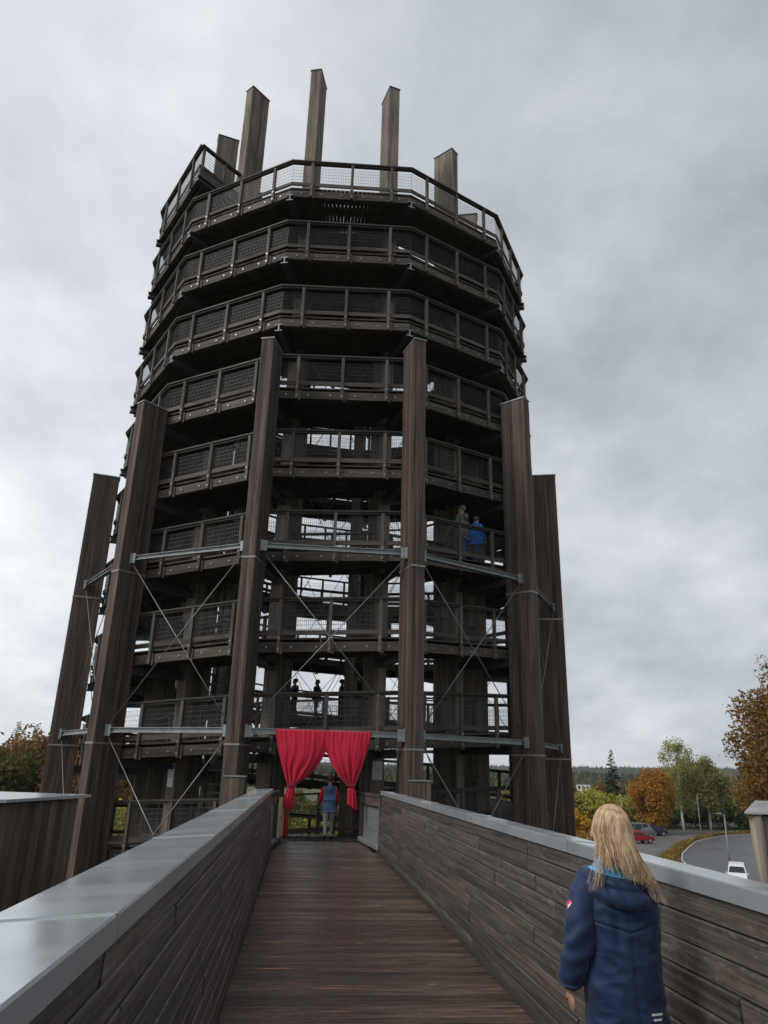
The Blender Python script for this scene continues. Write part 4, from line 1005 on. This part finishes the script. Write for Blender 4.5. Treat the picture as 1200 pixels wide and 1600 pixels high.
def person(label, loc, rz, H, top, trousers, hairc, pose='stand', sleeves=None, stride=0.0, shoe=(0.02, 0.02, 0.02), vest=None, hood=False, group=None, arm=0.0, bulk=1.0, long_hair=False, backpack=None):
    p = thing('person', label, 'person', loc, rz, group); s = H
    hw = .118*s; hipw = .055*s
    ls = stride
    V = lambda x, y, z: (x*s, y*s, z*s)
    J = {'pelvis': (V(0, 0, .52), (.082*s*bulk, .062*s)), 'waist': (V(0, 0, .60), (.074*s*bulk, .056*s)), 'chest': (V(0, -.005, .72), (.088*s*bulk, .062*s)),
         'neckb': (V(0, -.005, .815), (.05*s, .045*s)), 'neck': (V(0, 0, .85), .032*s), 'jaw': (V(0, .012, .885), (.042*s, .048*s)), 'head': (V(0, .004, .935), (.055*s, .062*s)), 'crown': (V(0, -.003, .972), (.038*s, .045*s)),
         'nose': (V(0, .068, .915), .010*s), 'earl': (V(-.052, 0, .92), .010*s), 'earr': (V(.052, 0, .92), .010*s)}
    E_ = [('pelvis', 'waist'), ('waist', 'chest'), ('chest', 'neckb'), ('neckb', 'neck'), ('neck', 'jaw'), ('jaw', 'head'), ('head', 'crown'), ('head', 'nose'), ('head', 'earl'), ('head', 'earr')]
    for sd, q in (('l', -1), ('r', 1)):
        st_ = ls*q
        J['sh'+sd] = (V(q*.105, -.005, .80), .038*s); J['el'+sd] = (V(q*.145, -.03+arm*.05, .635), .028*s)
        J['wr'+sd] = (V(q*.150, .03+arm*.14, .50+arm*.06), .020*s); J['pa'+sd] = (V(q*.147, .045+arm*.16, .465+arm*.06), (.022*s, .014*s))
        E_ += [('chest', 'sh'+sd), ('sh'+sd, 'el'+sd), ('el'+sd, 'wr'+sd), ('wr'+sd, 'pa'+sd)]
        for k in range(4):
            J['f%d%s' % (k, sd)] = (V(q*.147+(k-1.5)*.001, .062-k*.012+arm*.17, .43+arm*.055-(0.004 if k in (1, 2) else 0)), .0065*s); E_.append(('pa'+sd, 'f%d%s' % (k, sd)))
        J['th'+sd] = (V(q*.135, .065+arm*.15, .455+arm*.06), .0075*s); E_.append(('wr'+sd, 'th'+sd))
        J['hp'+sd] = (V(q*.052, 0, .48), .058*s); J['kn'+sd] = (V(q*.056, .015+st_*.11+abs(ls)*.03, .275), .040*s); J['an'+sd] = (V(q*.058, st_*.20-(.02 if st_ < 0 else 0), .055+(.05 if st_ < 0 else 0)), .026*s)
        J['bl'+sd] = (V(q*.062, st_*.20+.06, .022+(.012 if st_ < 0 else 0)), (.028*s, .02*s)); J['to'+sd] = (V(q*.064, st_*.20+.09, .020), (.022*s, .015*s)); J['he'+sd] = (V(q*.058, st_*.20-.03-(.02 if st_ < 0 else 0), .028+(.05 if st_ < 0 else 0)), .022*s)
        E_ += [('pelvis', 'hp'+sd), ('hp'+sd, 'kn'+sd), ('kn'+sd, 'an'+sd), ('an'+sd, 'bl'+sd), ('bl'+sd, 'to'+sd), ('an'+sd, 'he'+sd)]
    me = skin_mesh('body', J, E_, 'pelvis')
    me.materials.clear()
    for mm in (M_skin, cloth_mat('trousers', trousers), plain('shoe', shoe, 0.6), cloth_mat('undershirt', top)): me.materials.append(mm)
    for pl in me.polygons:
        c = pl.center; pl.material_index = 2 if c.z < .055*s else (1 if c.z < .53*s and abs(c.x) < .125*s else (3 if .5*s < c.z < .835*s else 0))
    b_ = link('body', me, p)
    # jacket: same skeleton, fuller
    J2 = {k: v for k, v in J.items() if k in ('pelvis', 'waist', 'chest', 'neckb')}
    J2['hem'] = (V(0, 0, .475), (.098*s*bulk, .075*s)); J2['pelvis'] = (V(0, 0, .53), (.095*s*bulk, .073*s)); J2['waist'] = (V(0, 0, .61), (.092*s*bulk, .07*s)); J2['chest'] = (V(0, -.005, .725), (.098*s*bulk, .074*s)); J2['neckb'] = (V(0, -.005, .825), (.052*s, .05*s))
    E2 = [('pelvis', 'hem'), ('pelvis', 'waist'), ('waist', 'chest'), ('chest', 'neckb')]
    for sd, q in (('l', -1), ('r', 1)):
        J2['sh'+sd] = (J['sh'+sd][0], .048*s); J2['el'+sd] = (J['el'+sd][0], .038*s); J2['wr'+sd] = (J['wr'+sd][0], .030*s); E2 += [('chest', 'sh'+sd), ('sh'+sd, 'el'+sd), ('el'+sd, 'wr'+sd)]
    mj = skin_mesh('jacket', J2, E2, 'pelvis'); mj.materials.clear(); mj.materials.append(cloth_mat('jacket_cloth', top)); mj.materials.append(cloth_mat('sleeve_cloth', sleeves or top))
    for v in mj.vertices:
        nz_ = noise.noise(Vector((v.co.x*9/s, v.co.y*9/s, v.co.z*16/s)))*.012*s; v.co += Vector(v.normal)*nz_
    for pl in mj.polygons: pl.material_index = 1 if abs(pl.center.x) > .108*s else 0
    jk = link('jacket', mj, p)
    if hood:
        hb = MB(); ellipsoid(hb, (0, -.070*s, .795*s), (.062*s, .042*s, .062*s)); hb.build('hood', cloth_mat('hood_cloth', top), jk)
    hm = MB(); ellipsoid(hm, (0, -.008*s, .948*s), (.060*s, .068*s, .060*s), 0, 20, 14)
    if long_hair: ellipsoid(hm, (0, -.045*s, .87*s), (.055*s, .035*s, .09*s), 0, 16, 10)
    me_h = hm.mesh('hair', plain('hair', hairc, 0.6, var=0.3, scale=30, bump=0.5))
    for v in me_h.vertices:
        if v.co.y > .03*s and v.co.z < .955*s: v.co.y = .03*s
        if v.co.z < .91*s and not long_hair: v.co.z = .91*s; v.co.x *= .85
        v.co += Vector((noise.noise(v.co*60), noise.noise(v.co*60+Vector((5, 0, 0))), noise.noise(v.co*60+Vector((0, 9, 0)))))*.006*s
    link('hair', me_h, p)
    if backpack:
        k = MB().bevbox(-.085*s, .085*s, -.165*s, -.07*s, .58*s, .80*s, .03*s); k.build('backpack', cloth_mat('backpack_cloth', backpack), p)
    return p
boy = person('boy in a blue hooded jacket with red sleeves walking towards the curtain', (0.20, 19.25, -.005), R(4), 1.47, (0.10, 0.17, 0.36), (0.34, 0.35, 0.35), (0.10, 0.055, 0.03), sleeves=(0.70, 0.015, 0.035), stride=0.35, hood=True, arm=.9, shoe=(0.05, 0.02, 0.02), bulk=1.15)
z12 = lambda n, off=0: RISE*(30*n)/360.0-.03
# people on the ramp
person('tiny dark figure on the ramp behind the mesh, leftmost of three in silhouette', (-0.95, 32.75, z12(18)-.02), R(120), 1.72, (0.02, 0.02, 0.025), (0.02, 0.02, 0.03), (0.03, 0.02, 0.015), arm=.5, stride=.2)
person('tiny dark figure on the ramp, the middle one of three in silhouette', (0.02, 32.7, z12(18)), R(60), 1.68, (0.025, 0.025, 0.03), (0.02, 0.02, 0.025), (0.03, 0.02, 0.015), stride=.3)
person('tiny dark figure on the ramp, rightmost of three in silhouette', (1.1, 32.7, z12(18)), R(-80), 1.74, (0.02, 0.022, 0.025), (0.02, 0.02, 0.03), (0.02, 0.015, 0.012), arm=1.2)
person('small pale haired figure on the ramp right of the middle column', (4.35, 31.4, z12(17)+.02), R(20), 1.7, (0.05, 0.045, 0.04), (0.02, 0.02, 0.03), (0.25, 0.16, 0.09))
ab = 36.5
person('adult in a grey green coat and blue trousers on the ramp beside a child', (6.8*math.sin(R(ab-1.5)), DC-6.8*math.cos(R(ab-1.5)), RISE*(3*360+ab)/360-.03), R(50), 1.84, (0.15, 0.15, 0.13), (0.03, 0.14, 0.50), (0.20, 0.15, 0.11), bulk=1.7, arm=1.0, hood=True)
person('person in a bright blue jacket on the ramp, leaning at the rail', (6.95*math.sin(R(ab+2.6)), DC-6.95*math.cos(R(ab+2.6)), RISE*(3*360+ab+2)/360-.03), R(-30), 1.55, (0.03, 0.17, 0.62), (0.03, 0.05, 0.10), (0.10, 0.07, 0.05), bulk=1.7, arm=.7, hood=True)

# ------------------------------------------------------------------ the girl in the foreground (stands at x 0.82, y 3.45, faces the tower, head turned left)
gx, gy = 0.80, 3.45
girl = thing('person', 'girl with long fair hair in a navy parka walking beside the right parapet', 'person', (gx, gy, 0))
M_navy = cloth_mat('navy_jacket_cloth', (0.012, 0.028, 0.078), 0.6); M_sky = cloth_mat('light_blue_lining', (0.08, 0.42, 0.75)); M_pink = plain('pink_patch', (0.75, 0.04, 0.22), 0.6); M_refl = plain('reflective_print', (0.75, 0.76, 0.72), 0.5)
J = {'pelvis': ((0.02, 0, .74), (.11, .085)), 'waist': ((0.015, 0, .86), (.10, .08)), 'chest': ((0.005, 0, 1.03), (.115, .085)), 'neckb': ((0.0, 0, 1.17), (.06, .055)),
     'neck': ((0.005, 0.01, 1.235), .045), 'jaw': ((0.0, 0.02, 1.295), (.055, .062)), 'head': ((0.005, 0.01, 1.375), (.075, .088)), 'crown': ((0.008, 0.0, 1.43), (.055, .065)), 'nose': ((-.066, .078, 1.345), .013), 'ear': ((-.06, -.02, 1.355), .014), 'ear2': ((.07, .045, 1.355), .014)}
E_ = [('pelvis', 'waist'), ('waist', 'chest'), ('chest', 'neckb'), ('neckb', 'neck'), ('neck', 'jaw'), ('jaw', 'head'), ('head', 'crown'), ('head', 'nose'), ('head', 'ear'), ('head', 'ear2')]
arms = {'l': [(-.145, -.005, 1.125), (-.19, -.035, .945), (-.215, .015, .785), (-.218, .03, .745)], 'r': [(.14, .0, 1.12), (.145, .07, .945), (.10, .15, .85), (.07, .165, .83)]}
for sd, q in (('l', -1), ('r', 1)):
    a = arms[sd]
    J['sh'+sd] = (a[0], .05); J['el'+sd] = (a[1], .036); J['wr'+sd] = (a[2], .026); J['pa'+sd] = (a[3], (.026, .017)); E_ += [('chest', 'sh'+sd), ('sh'+sd, 'el'+sd), ('el'+sd, 'wr'+sd), ('wr'+sd, 'pa'+sd)]
    px_, py_, pz_ = a[3]
    if sd == 'l':
        for k, (dy, L1, L2) in enumerate(((-.026, .034, .050), (-.010, .040, .060), (.007, .040, .062), (.024, .037, .056))):
            b1 = (px_+.004, py_+dy, pz_-L1); b2 = (px_+.016, py_+dy+.006, pz_-L1-L2*.55)
            J['fa%d%s' % (k, sd)] = (b1, .0092); J['fb%d%s' % (k, sd)] = (b2, .0082); E_ += [('pa'+sd, 'fa%d%s' % (k, sd)), ('fa%d%s' % (k, sd), 'fb%d%s' % (k, sd))]
        J['t1'+sd] = ((px_+.018, py_+.040, pz_-.012), .010); J['t2'+sd] = ((px_+.026, py_+.048, pz_-.042), .0088); E_ += [('wr'+sd, 't1'+sd), ('t1'+sd, 't2'+sd)]
    else:
        for k in range(4):
            J['fa%d%s' % (k, sd)] = ((px_-.03, py_+.01, pz_+.02-.014*k), .009); E_.append(('pa'+sd, 'fa%d%s' % (k, sd)))
        J['t1'+sd] = ((px_-.01, py_-.01, pz_+.04), .009); E_.append(('wr'+sd, 't1'+sd))
    st_ = .18*q
    J['hp'+sd] = ((.01+q*.075, 0, .68), .08); J['kn'+sd] = ((.01+q*.075, .03+st_*.4, .39), .055); J['an'+sd] = ((.01+q*.075, st_, .085), .036); J['bl'+sd] = ((.01+q*.08, st_+.09, .035), (.038, .028)); J['he'+sd] = ((.01+q*.075, st_-.04, .04), .034)
    E_ += [('pelvis', 'hp'+sd), ('hp'+sd, 'kn'+sd), ('kn'+sd, 'an'+sd), ('an'+sd, 'bl'+sd), ('an'+sd, 'he'+sd)]
me = skin_mesh('body', J, E_, 'pelvis', 3); me.materials.clear()
for mm in (M_skin, cloth_mat('leggings', (0.03, 0.03, 0.04)), plain('dark_shoe', (0.03, 0.03, 0.03), 0.6)): me.materials.append(mm)
for pl in me.polygons: pl.material_index = 2 if pl.center.z < .08 else (1 if pl.center.z < .80 and -.18 < pl.center.x < .13 else 0)
gb = link('body', me, girl)
def interp(tab, z):
    if z >= tab[0][0]: return tab[0][1:]
    for a, b in zip(tab, tab[1:]):
        if z >= b[0]:
            f_ = (z-b[0])/(a[0]-b[0]); f_ = f_*f_*(3-2*f_); return tuple(b[k]+(a[k]-b[k])*f_ for k in range(1, len(a)))
    return tab[-1][1:]
tab = [(1.225, 0.0, .060, .055), (1.20, 0.0, .085, .065), (1.17, 0.002, .128, .085), (1.13, .004, .160, .10), (1.06, .008, .170, .112), (.95, .014, .166, .118), (.85, .012, .162, .124), (.72, .014, .168, .132), (.60, .018, .178, .142), (.47, .022, .188, .15)]
rings = []; NZ, NA = 200, 180
for j in range(NZ):
    z = 1.225-(1.225-.47)*j/(NZ-1); cx, a, b = interp(tab, z); ring = []
    for i in range(NA):
        t_ = 2*math.pi*i/NA; ex = 2/2.4
        x = cx+a*math.copysign(abs(math.cos(t_))**ex, math.cos(t_)); y = b*math.copysign(abs(math.sin(t_))**ex, math.sin(t_))
        n_ = Vector((math.cos(t_), math.sin(t_), 0)); P_ = Vector((x, y, z))
        w = .014*noise.noise(Vector((x*7+3*z, y*7, z*5)))+.006*noise.noise(Vector((x*15+9*z, y*15, z*20)))+.003*(1-abs(noise.noise(Vector((x*14-7*z, 3, z*22+x*6)))*2))
        w += -.005*math.exp(-((x-cx)/.0035)**2)*(1 if y < 0 else 0)*(1 if z < 1.1 else 0)
        w += -.006*math.exp(-((z-.985-.25*abs(x-cx))/.004)**2)*(1 if y < 0 else 0)
        # long diagonal drag folds from the shoulder and the elbow
        w += .007*math.sin(22*(z+.55*x)+4*noise.noise(Vector((x*5, 0, z*5))))*max(0, 1-abs(z-.93)/.22)*max(0, -x*5)
        w += .004*math.sin(55*z+9*x+6*noise.noise(P_*4))*max(0, 1-abs(z-.60)/.18)
        w -= .012*math.exp(-((x-cx+.055)/.02)**2)*max(0, 1-abs(z-1.0)/.12)*(1 if y < 0 else 0)
        ring.append(P_+n_*w)
    rings.append(ring)
# turned hem
cx, a, b = interp(tab, .47); rings.append([Vector((p.x*.97, p.y*.95, .475)) for p in rings[-1]])
mb = MB(); mb.loft(rings, 0, cap=False)
jk = mb.build('parka', M_navy, girl)
def sleeve(path, rads, seed):
    NS = 64; pts = []; rs_ = []; P_ = [Vector(p) for p in path]; seg = len(P_)-1
    from mathutils.geometry import interpolate_bezier
    for j in range(NS+1):
        u = j/NS*seg; k = min(int(u), seg-1); f_ = u-k
        p0 = P_[max(k-1, 0)]; p1 = P_[k]; p2 = P_[k+1]; p3 = P_[min(k+2, seg)]
        q = .5*((2*p1)+(p2-p0)*f_+(2*p0-5*p1+4*p2-p3)*f_**2+(3*p1-p0-3*p2+p3)*f_**3)
        r_ = rads[k]+(rads[k+1]-rads[k])*f_
        pts.append(q); rs_.append(r_)
    mb = MB(); mb.tube(pts, rs_, 36, 0, cap=False)
    for i, v in enumerate(mb.v):
        j = i//36; c = pts[j]; v = Vector(v); d = (v-c); L = d.length or 1; u = j/NS
        fold = .006*math.sin(u*44+3.0*math.atan2(d.y, d.x)+seed+5*noise.noise(v*9))*(math.exp(-((u-.52)/.16)**2)+1.1*math.exp(-((u-.90)/.12)**2))+.006*noise.noise(v*16)
        mb.v[i] = tuple(v+d/L*fold)
    return mb
s1 = sleeve([(-.105, 0, 1.150), (-.148, -.01, 1.10), (-.19, -.035, .945), (-.213, .010, .80), (-.216, .018, .765)], [.062, .066, .060, .054, .040], 1); s1.build('sleeve', M_navy, jk)
s2 = sleeve([(.10, 0, 1.145), (.128, .005, 1.09), (.135, .065, .95), (.10, .145, .86), (.07, .165, .83)], [.058, .060, .056, .052, .045], 4); s2.build('sleeve', M_navy, jk)
# hood hanging on the back, light blue inside
hood = MB(); NT = 60
prof = [(.050, 1.285, 1), (.064, 1.262, 1), (.082, 1.232, 1), (.098, 1.205, 1), (.110, 1.186, 1), (.122, 1.180, 0), (.136, 1.182, 0), (.146, 1.172, 0), (.148, 1.158, 0), (.142, 1.148, 0), (.148, 1.140, 0), (.160, 1.122, 0), (.163, 1.100, 0), (.152, 1.082, 0), (.128, 1.076, 0), (.105, 1.088, 0)]
npf = len(prof)
for i in range(NT+1):
    t_ = R(-128+256*i/NT); side_ = math.cos(t_)   # 1 at the middle of the back
    for r_, z, mi in prof:
        k = 0.35+0.65*max(0, side_)
        low_ = max(0, 1.19-z)
        zz_ = z+low_*(1-k)*.75+.030*(1-side_)*(.5 if z < 1.2 else .15)-.022*math.sin(t_)*(.6 if z < 1.2 else .2)
        rr = r_*(1.0 if side_ > 0 else 1.0)
        x = rr*1.05*math.sin(t_); y = -rr*(.92*math.cos(t_))
        w = .006*noise.noise(Vector((x*14, y*14, z*20)))+.004*math.sin(18*t_+z*40)*(1 if z < 1.19 else .3)
        d = Vector((math.sin(t_), -math.cos(t_), 0)); hood.v.append(tuple(Vector((x+.008, y, zz_-.004))+d*w))
for i in range(NT):
    for k in range(npf-1):
        hood.f.append((i*npf+k, (i+1)*npf+k, (i+1)*npf+k+1, i*npf+k+1)); hood.mi.append(1 if prof[k][2] and prof[k+1][2] else 0); hood.sm.append(True)
ho = hood.build('hood', [M_navy, M_sky], jk); sm_ = ho.modifiers.new('thick', 'SOLIDIFY'); sm_.thickness = .006
ss_ = ho.modifiers.new('sub', 'SUBSURF'); ss_.levels = 1; ss_.render_levels = 1
# shoulder seam lines
for q in (-1, 1):
    pts = [(q*.150, -.085, 1.125), (q*.135, -.108, 1.06), (q*.125, -.118, 1.0), (q*.135, -.112, .95)]
# pink patch with white emblem on the left sleeve, reflective bars low on the back
pt = MB()
for i in range(14):
    a0_, a1_ = 6.283*i/14, 6.283*(i+1)/14
    pt.add([(0, 0, 0), (.0*0, .017*math.cos(a0_), .022*math.sin(a0_)), (0, .017*math.cos(a1_), .022*math.sin(a1_))], [(0, 1, 2)])
po = pt.build('sleeve_patch', M_pink, jk, (-.222, -.040, 1.075)); po.rotation_euler = (0, R(8), R(33))
em = MB().add([(-.001, -.006, -.012), (-.001, -.001, -.012), (-.001, .001, -.002), (-.001, .007, -.011), (-.001, .009, .002), (-.001, .002, .006), (-.001, -.003, .014), (-.001, -.007, .010), (-.001, -.004, .004)], [tuple(range(9))]).build('emblem', M_refl, po)
for k, (w_, z) in enumerate(((.052, .700), (.040, .682), (.026, .664))):
    cx, a, b = interp(tab, z)
    bb = MB(); n = 10; xc = .085; rs_ = random.Random(k)
    for i in range(n+1):
        x = xc-w_/2+w_*i/n; ex = 2.4; yb = -b*(max(0, 1-abs((x-cx)/a)**ex))**(1/ex)-.0125
        h_ = .0042 if i not in (n//2,) else .0028
        bb.v += [(x, yb, z-h_), (x, yb, z+h_)]
    for i in range(n): bb.f.append((2*i, 2*i+2, 2*i+3, 2*i+1)); bb.mi.append(0); bb.sm.append(False)
    bb.build('reflective_bar', M_refl, jk)
# hair
def hair_mat():
    mt, t, b = mat_base('fair_hair'); tc = nn(t, 'ShaderNodeTexCoord')
    g = tnoise(t, tc.outputs['Object'], 1.0, 60, 60, 5, detail=4); g2 = tnoise(t, tc.outputs['Object'], 6, detail=3)
    c = mixcol(t, rampf(t, g, 0.3, 0.7), (0.22, 0.135, 0.075), (0.66, 0.48, 0.30)); c = mixcol(t, rampf(t, g2, 0.4, 0.7, 0, .4), c, (0.58, 0.36, 0.18))
    t.links.new(c, b.inputs['Base Color']); b.inputs['Roughness'].default_value = 0.45; b.inputs['Specular IOR Level'].default_value = 0.4
    return mt
M_hair = hair_mat()
hr = MB(); rs_ = random.Random(77); HC = Vector((.006, -.002, 1.378)); HR = Vector((.080, .102, .104))
rings = []
for j in range(1, 20):
    t_ = math.pi*j/20; z = HC.z+HR.z*math.cos(t_)
    ring = []
    for i in range(40):
        a = 2*math.pi*i/40; x = HC.x+HR.x*math.sin(t_)*math.cos(a); y = HC.y+HR.y*math.sin(t_)*math.sin(a)
        # face opening looks forward-left
        if (y > .035 and z < HC.z+.03): y = .035
        ring.append(Vector((x, y, z)))
    rings.append(ring)
hr.loft(rings[::-1], 0)
# falling mass under the scalp
rings = []
for j in range(14):
    f_ = j/13; z = 1.36-.12*f_; ring = []
    for i in range(32):
        a = 2*math.pi*i/32; rx_ = .073+.004*f_; ry = .075*(1-.45*f_)
        x = .008+.025*f_+rx_*(1-.35*f_)*math.cos(a); y = -.035-.050*f_+ry*math.sin(a)
        ring.append(Vector((x, y, z+.014*math.sin(a*5)*f_)))
    rings.append(ring)
hr.loft(rings[::-1], 0)
def lock(a, el, dx, zt_, r0, out_=0.0, curl=0.0):
    d = Vector((math.cos(el)*math.cos(a), math.cos(el)*math.sin(a), math.sin(el))); pts = []
    top = Vector((HC.x-.0, HC.y-.015, HC.z+HR.z*1.0))
    # from the parting over the skull to its widest point, then down
    e0 = Vector((HC.x+d.x*HR.x*1.02, HC.y+d.y*HR.y*1.02, HC.z+.0))
    for k in range(6):
        u = k/6; th = u*math.pi/2
        pts.append(Vector((HC.x+(e0.x-HC.x)*math.sin(th)*1.02, HC.y+(e0.y-HC.y)*math.sin(th)*1.02, HC.z+HR.z*1.03*math.cos(th))))
    L = HC.z-zt_; n = 10; ph = rs_.uniform(0, 6.28)
    for k in range(n+1):
        u = k/n
        x = e0.x*(1)+dx*u**1.4+curl*math.sin(u*5+ph)*.012; back = min(e0.y, -.02)
        y = e0.y+(-.085-out_-e0.y*.55)*u*.75-(.05*u*u if e0.y > -.05 else .02*u)
        x += (HC.x-e0.x)*.18*math.sin(u*math.pi)
        pts.append(Vector((x, y, HC.z-L*u)))
    rr = [r0*(.5+.5*min(1, k/4))*(1-max(0, (k-8)/9)**1.6*.88) for k in range(len(pts))]
    hr.tube(pts, rr, 5, 0, cap=False)
for i in range(1500):
    a_ = rs_.uniform(168, 372); a = R(a_); side_ = math.cos(a)
    cn = noise.noise(Vector((a_*.09, 0, 0))); cn2 = noise.noise(Vector((a_*.22, 5, 0)))   # clumps share length and drift
    if side_ < -.2 and rs_.random() < .72: continue
    zt_ = 1.205+.035*cn2+rs_.gauss(0, .012)
    lock(a, 0, .020+.012*side_+.026*cn+rs_.gauss(0, .004), max(1.14, zt_-.03*side_), rs_.uniform(.0008, .0024), .012+.02*cn2, .6)
for i in range(30):   # windblown strands to the left
    k_ = i//6; rs_k = random.Random(k_); a = R(rs_k.uniform(178, 212)+rs_.uniform(-1, 1)); lock(a, 0, -rs_k.uniform(.03, .095)+rs_.gauss(0, .003), rs_k.uniform(1.14, 1.19)+rs_.gauss(0, .006), rs_.uniform(.001, .0018), .02, 1)
for i in range(18):   # and to the right
    k_ = i//6; rs_k = random.Random(40+k_); a = R(rs_k.uniform(335, 370)+rs_.uniform(-1, 1)); lock(a, 0, rs_k.uniform(.03, .08)+rs_.gauss(0, .003), rs_k.uniform(1.10, 1.17)+rs_.gauss(0, .006), rs_.uniform(.001, .0022), .02, .6)
hr.build('hair', M_hair, girl)

# say which one of several look-alike trees and shrubs each is
ords = ['leftmost', 'second', 'third', 'fourth', 'fifth', 'sixth', 'seventh', 'eighth', 'ninth', 'tenth', 'eleventh', 'twelfth', 'thirteenth', 'fourteenth', 'fifteenth', 'sixteenth', 'seventeenth', 'eighteenth']
grp = {}
for o in COL.objects:
    if o.get('category') in ('tree', 'shrub') and o.get('group'): grp.setdefault(o['group'], []).append(o)
for g_, lst in grp.items():
    lst.sort(key=lambda o: math.atan2(o.location.x+.62, o.location.y))
    for i, o in enumerate(lst):
        o['label'] = o['label']+(', leftmost' if i == 0 else (', rightmost' if i == len(lst)-1 else ', %s from left' % ords[i]))

hz = MB().box(-3600, 3600, -3600, 3600, G-1.0, 75).mesh('haze', [])
hzm = bpy.data.materials.new('haze_air'); hzm.use_nodes = True; t = hzm.node_tree; t.nodes.remove(t.nodes['Principled BSDF'])
pv = nn(t, 'ShaderNodeVolumePrincipled'); pv.inputs['Color'].default_value = (0.85, 0.9, 0.97, 1); pv.inputs['Density'].default_value = 0.00013; pv.inputs['Anisotropy'].default_value = 0.2
t.links.new(pv.outputs[0], t.nodes['Material Output'].inputs['Volume']); hz.materials.append(hzm)
tag(link('haze', hz), kind='stuff')
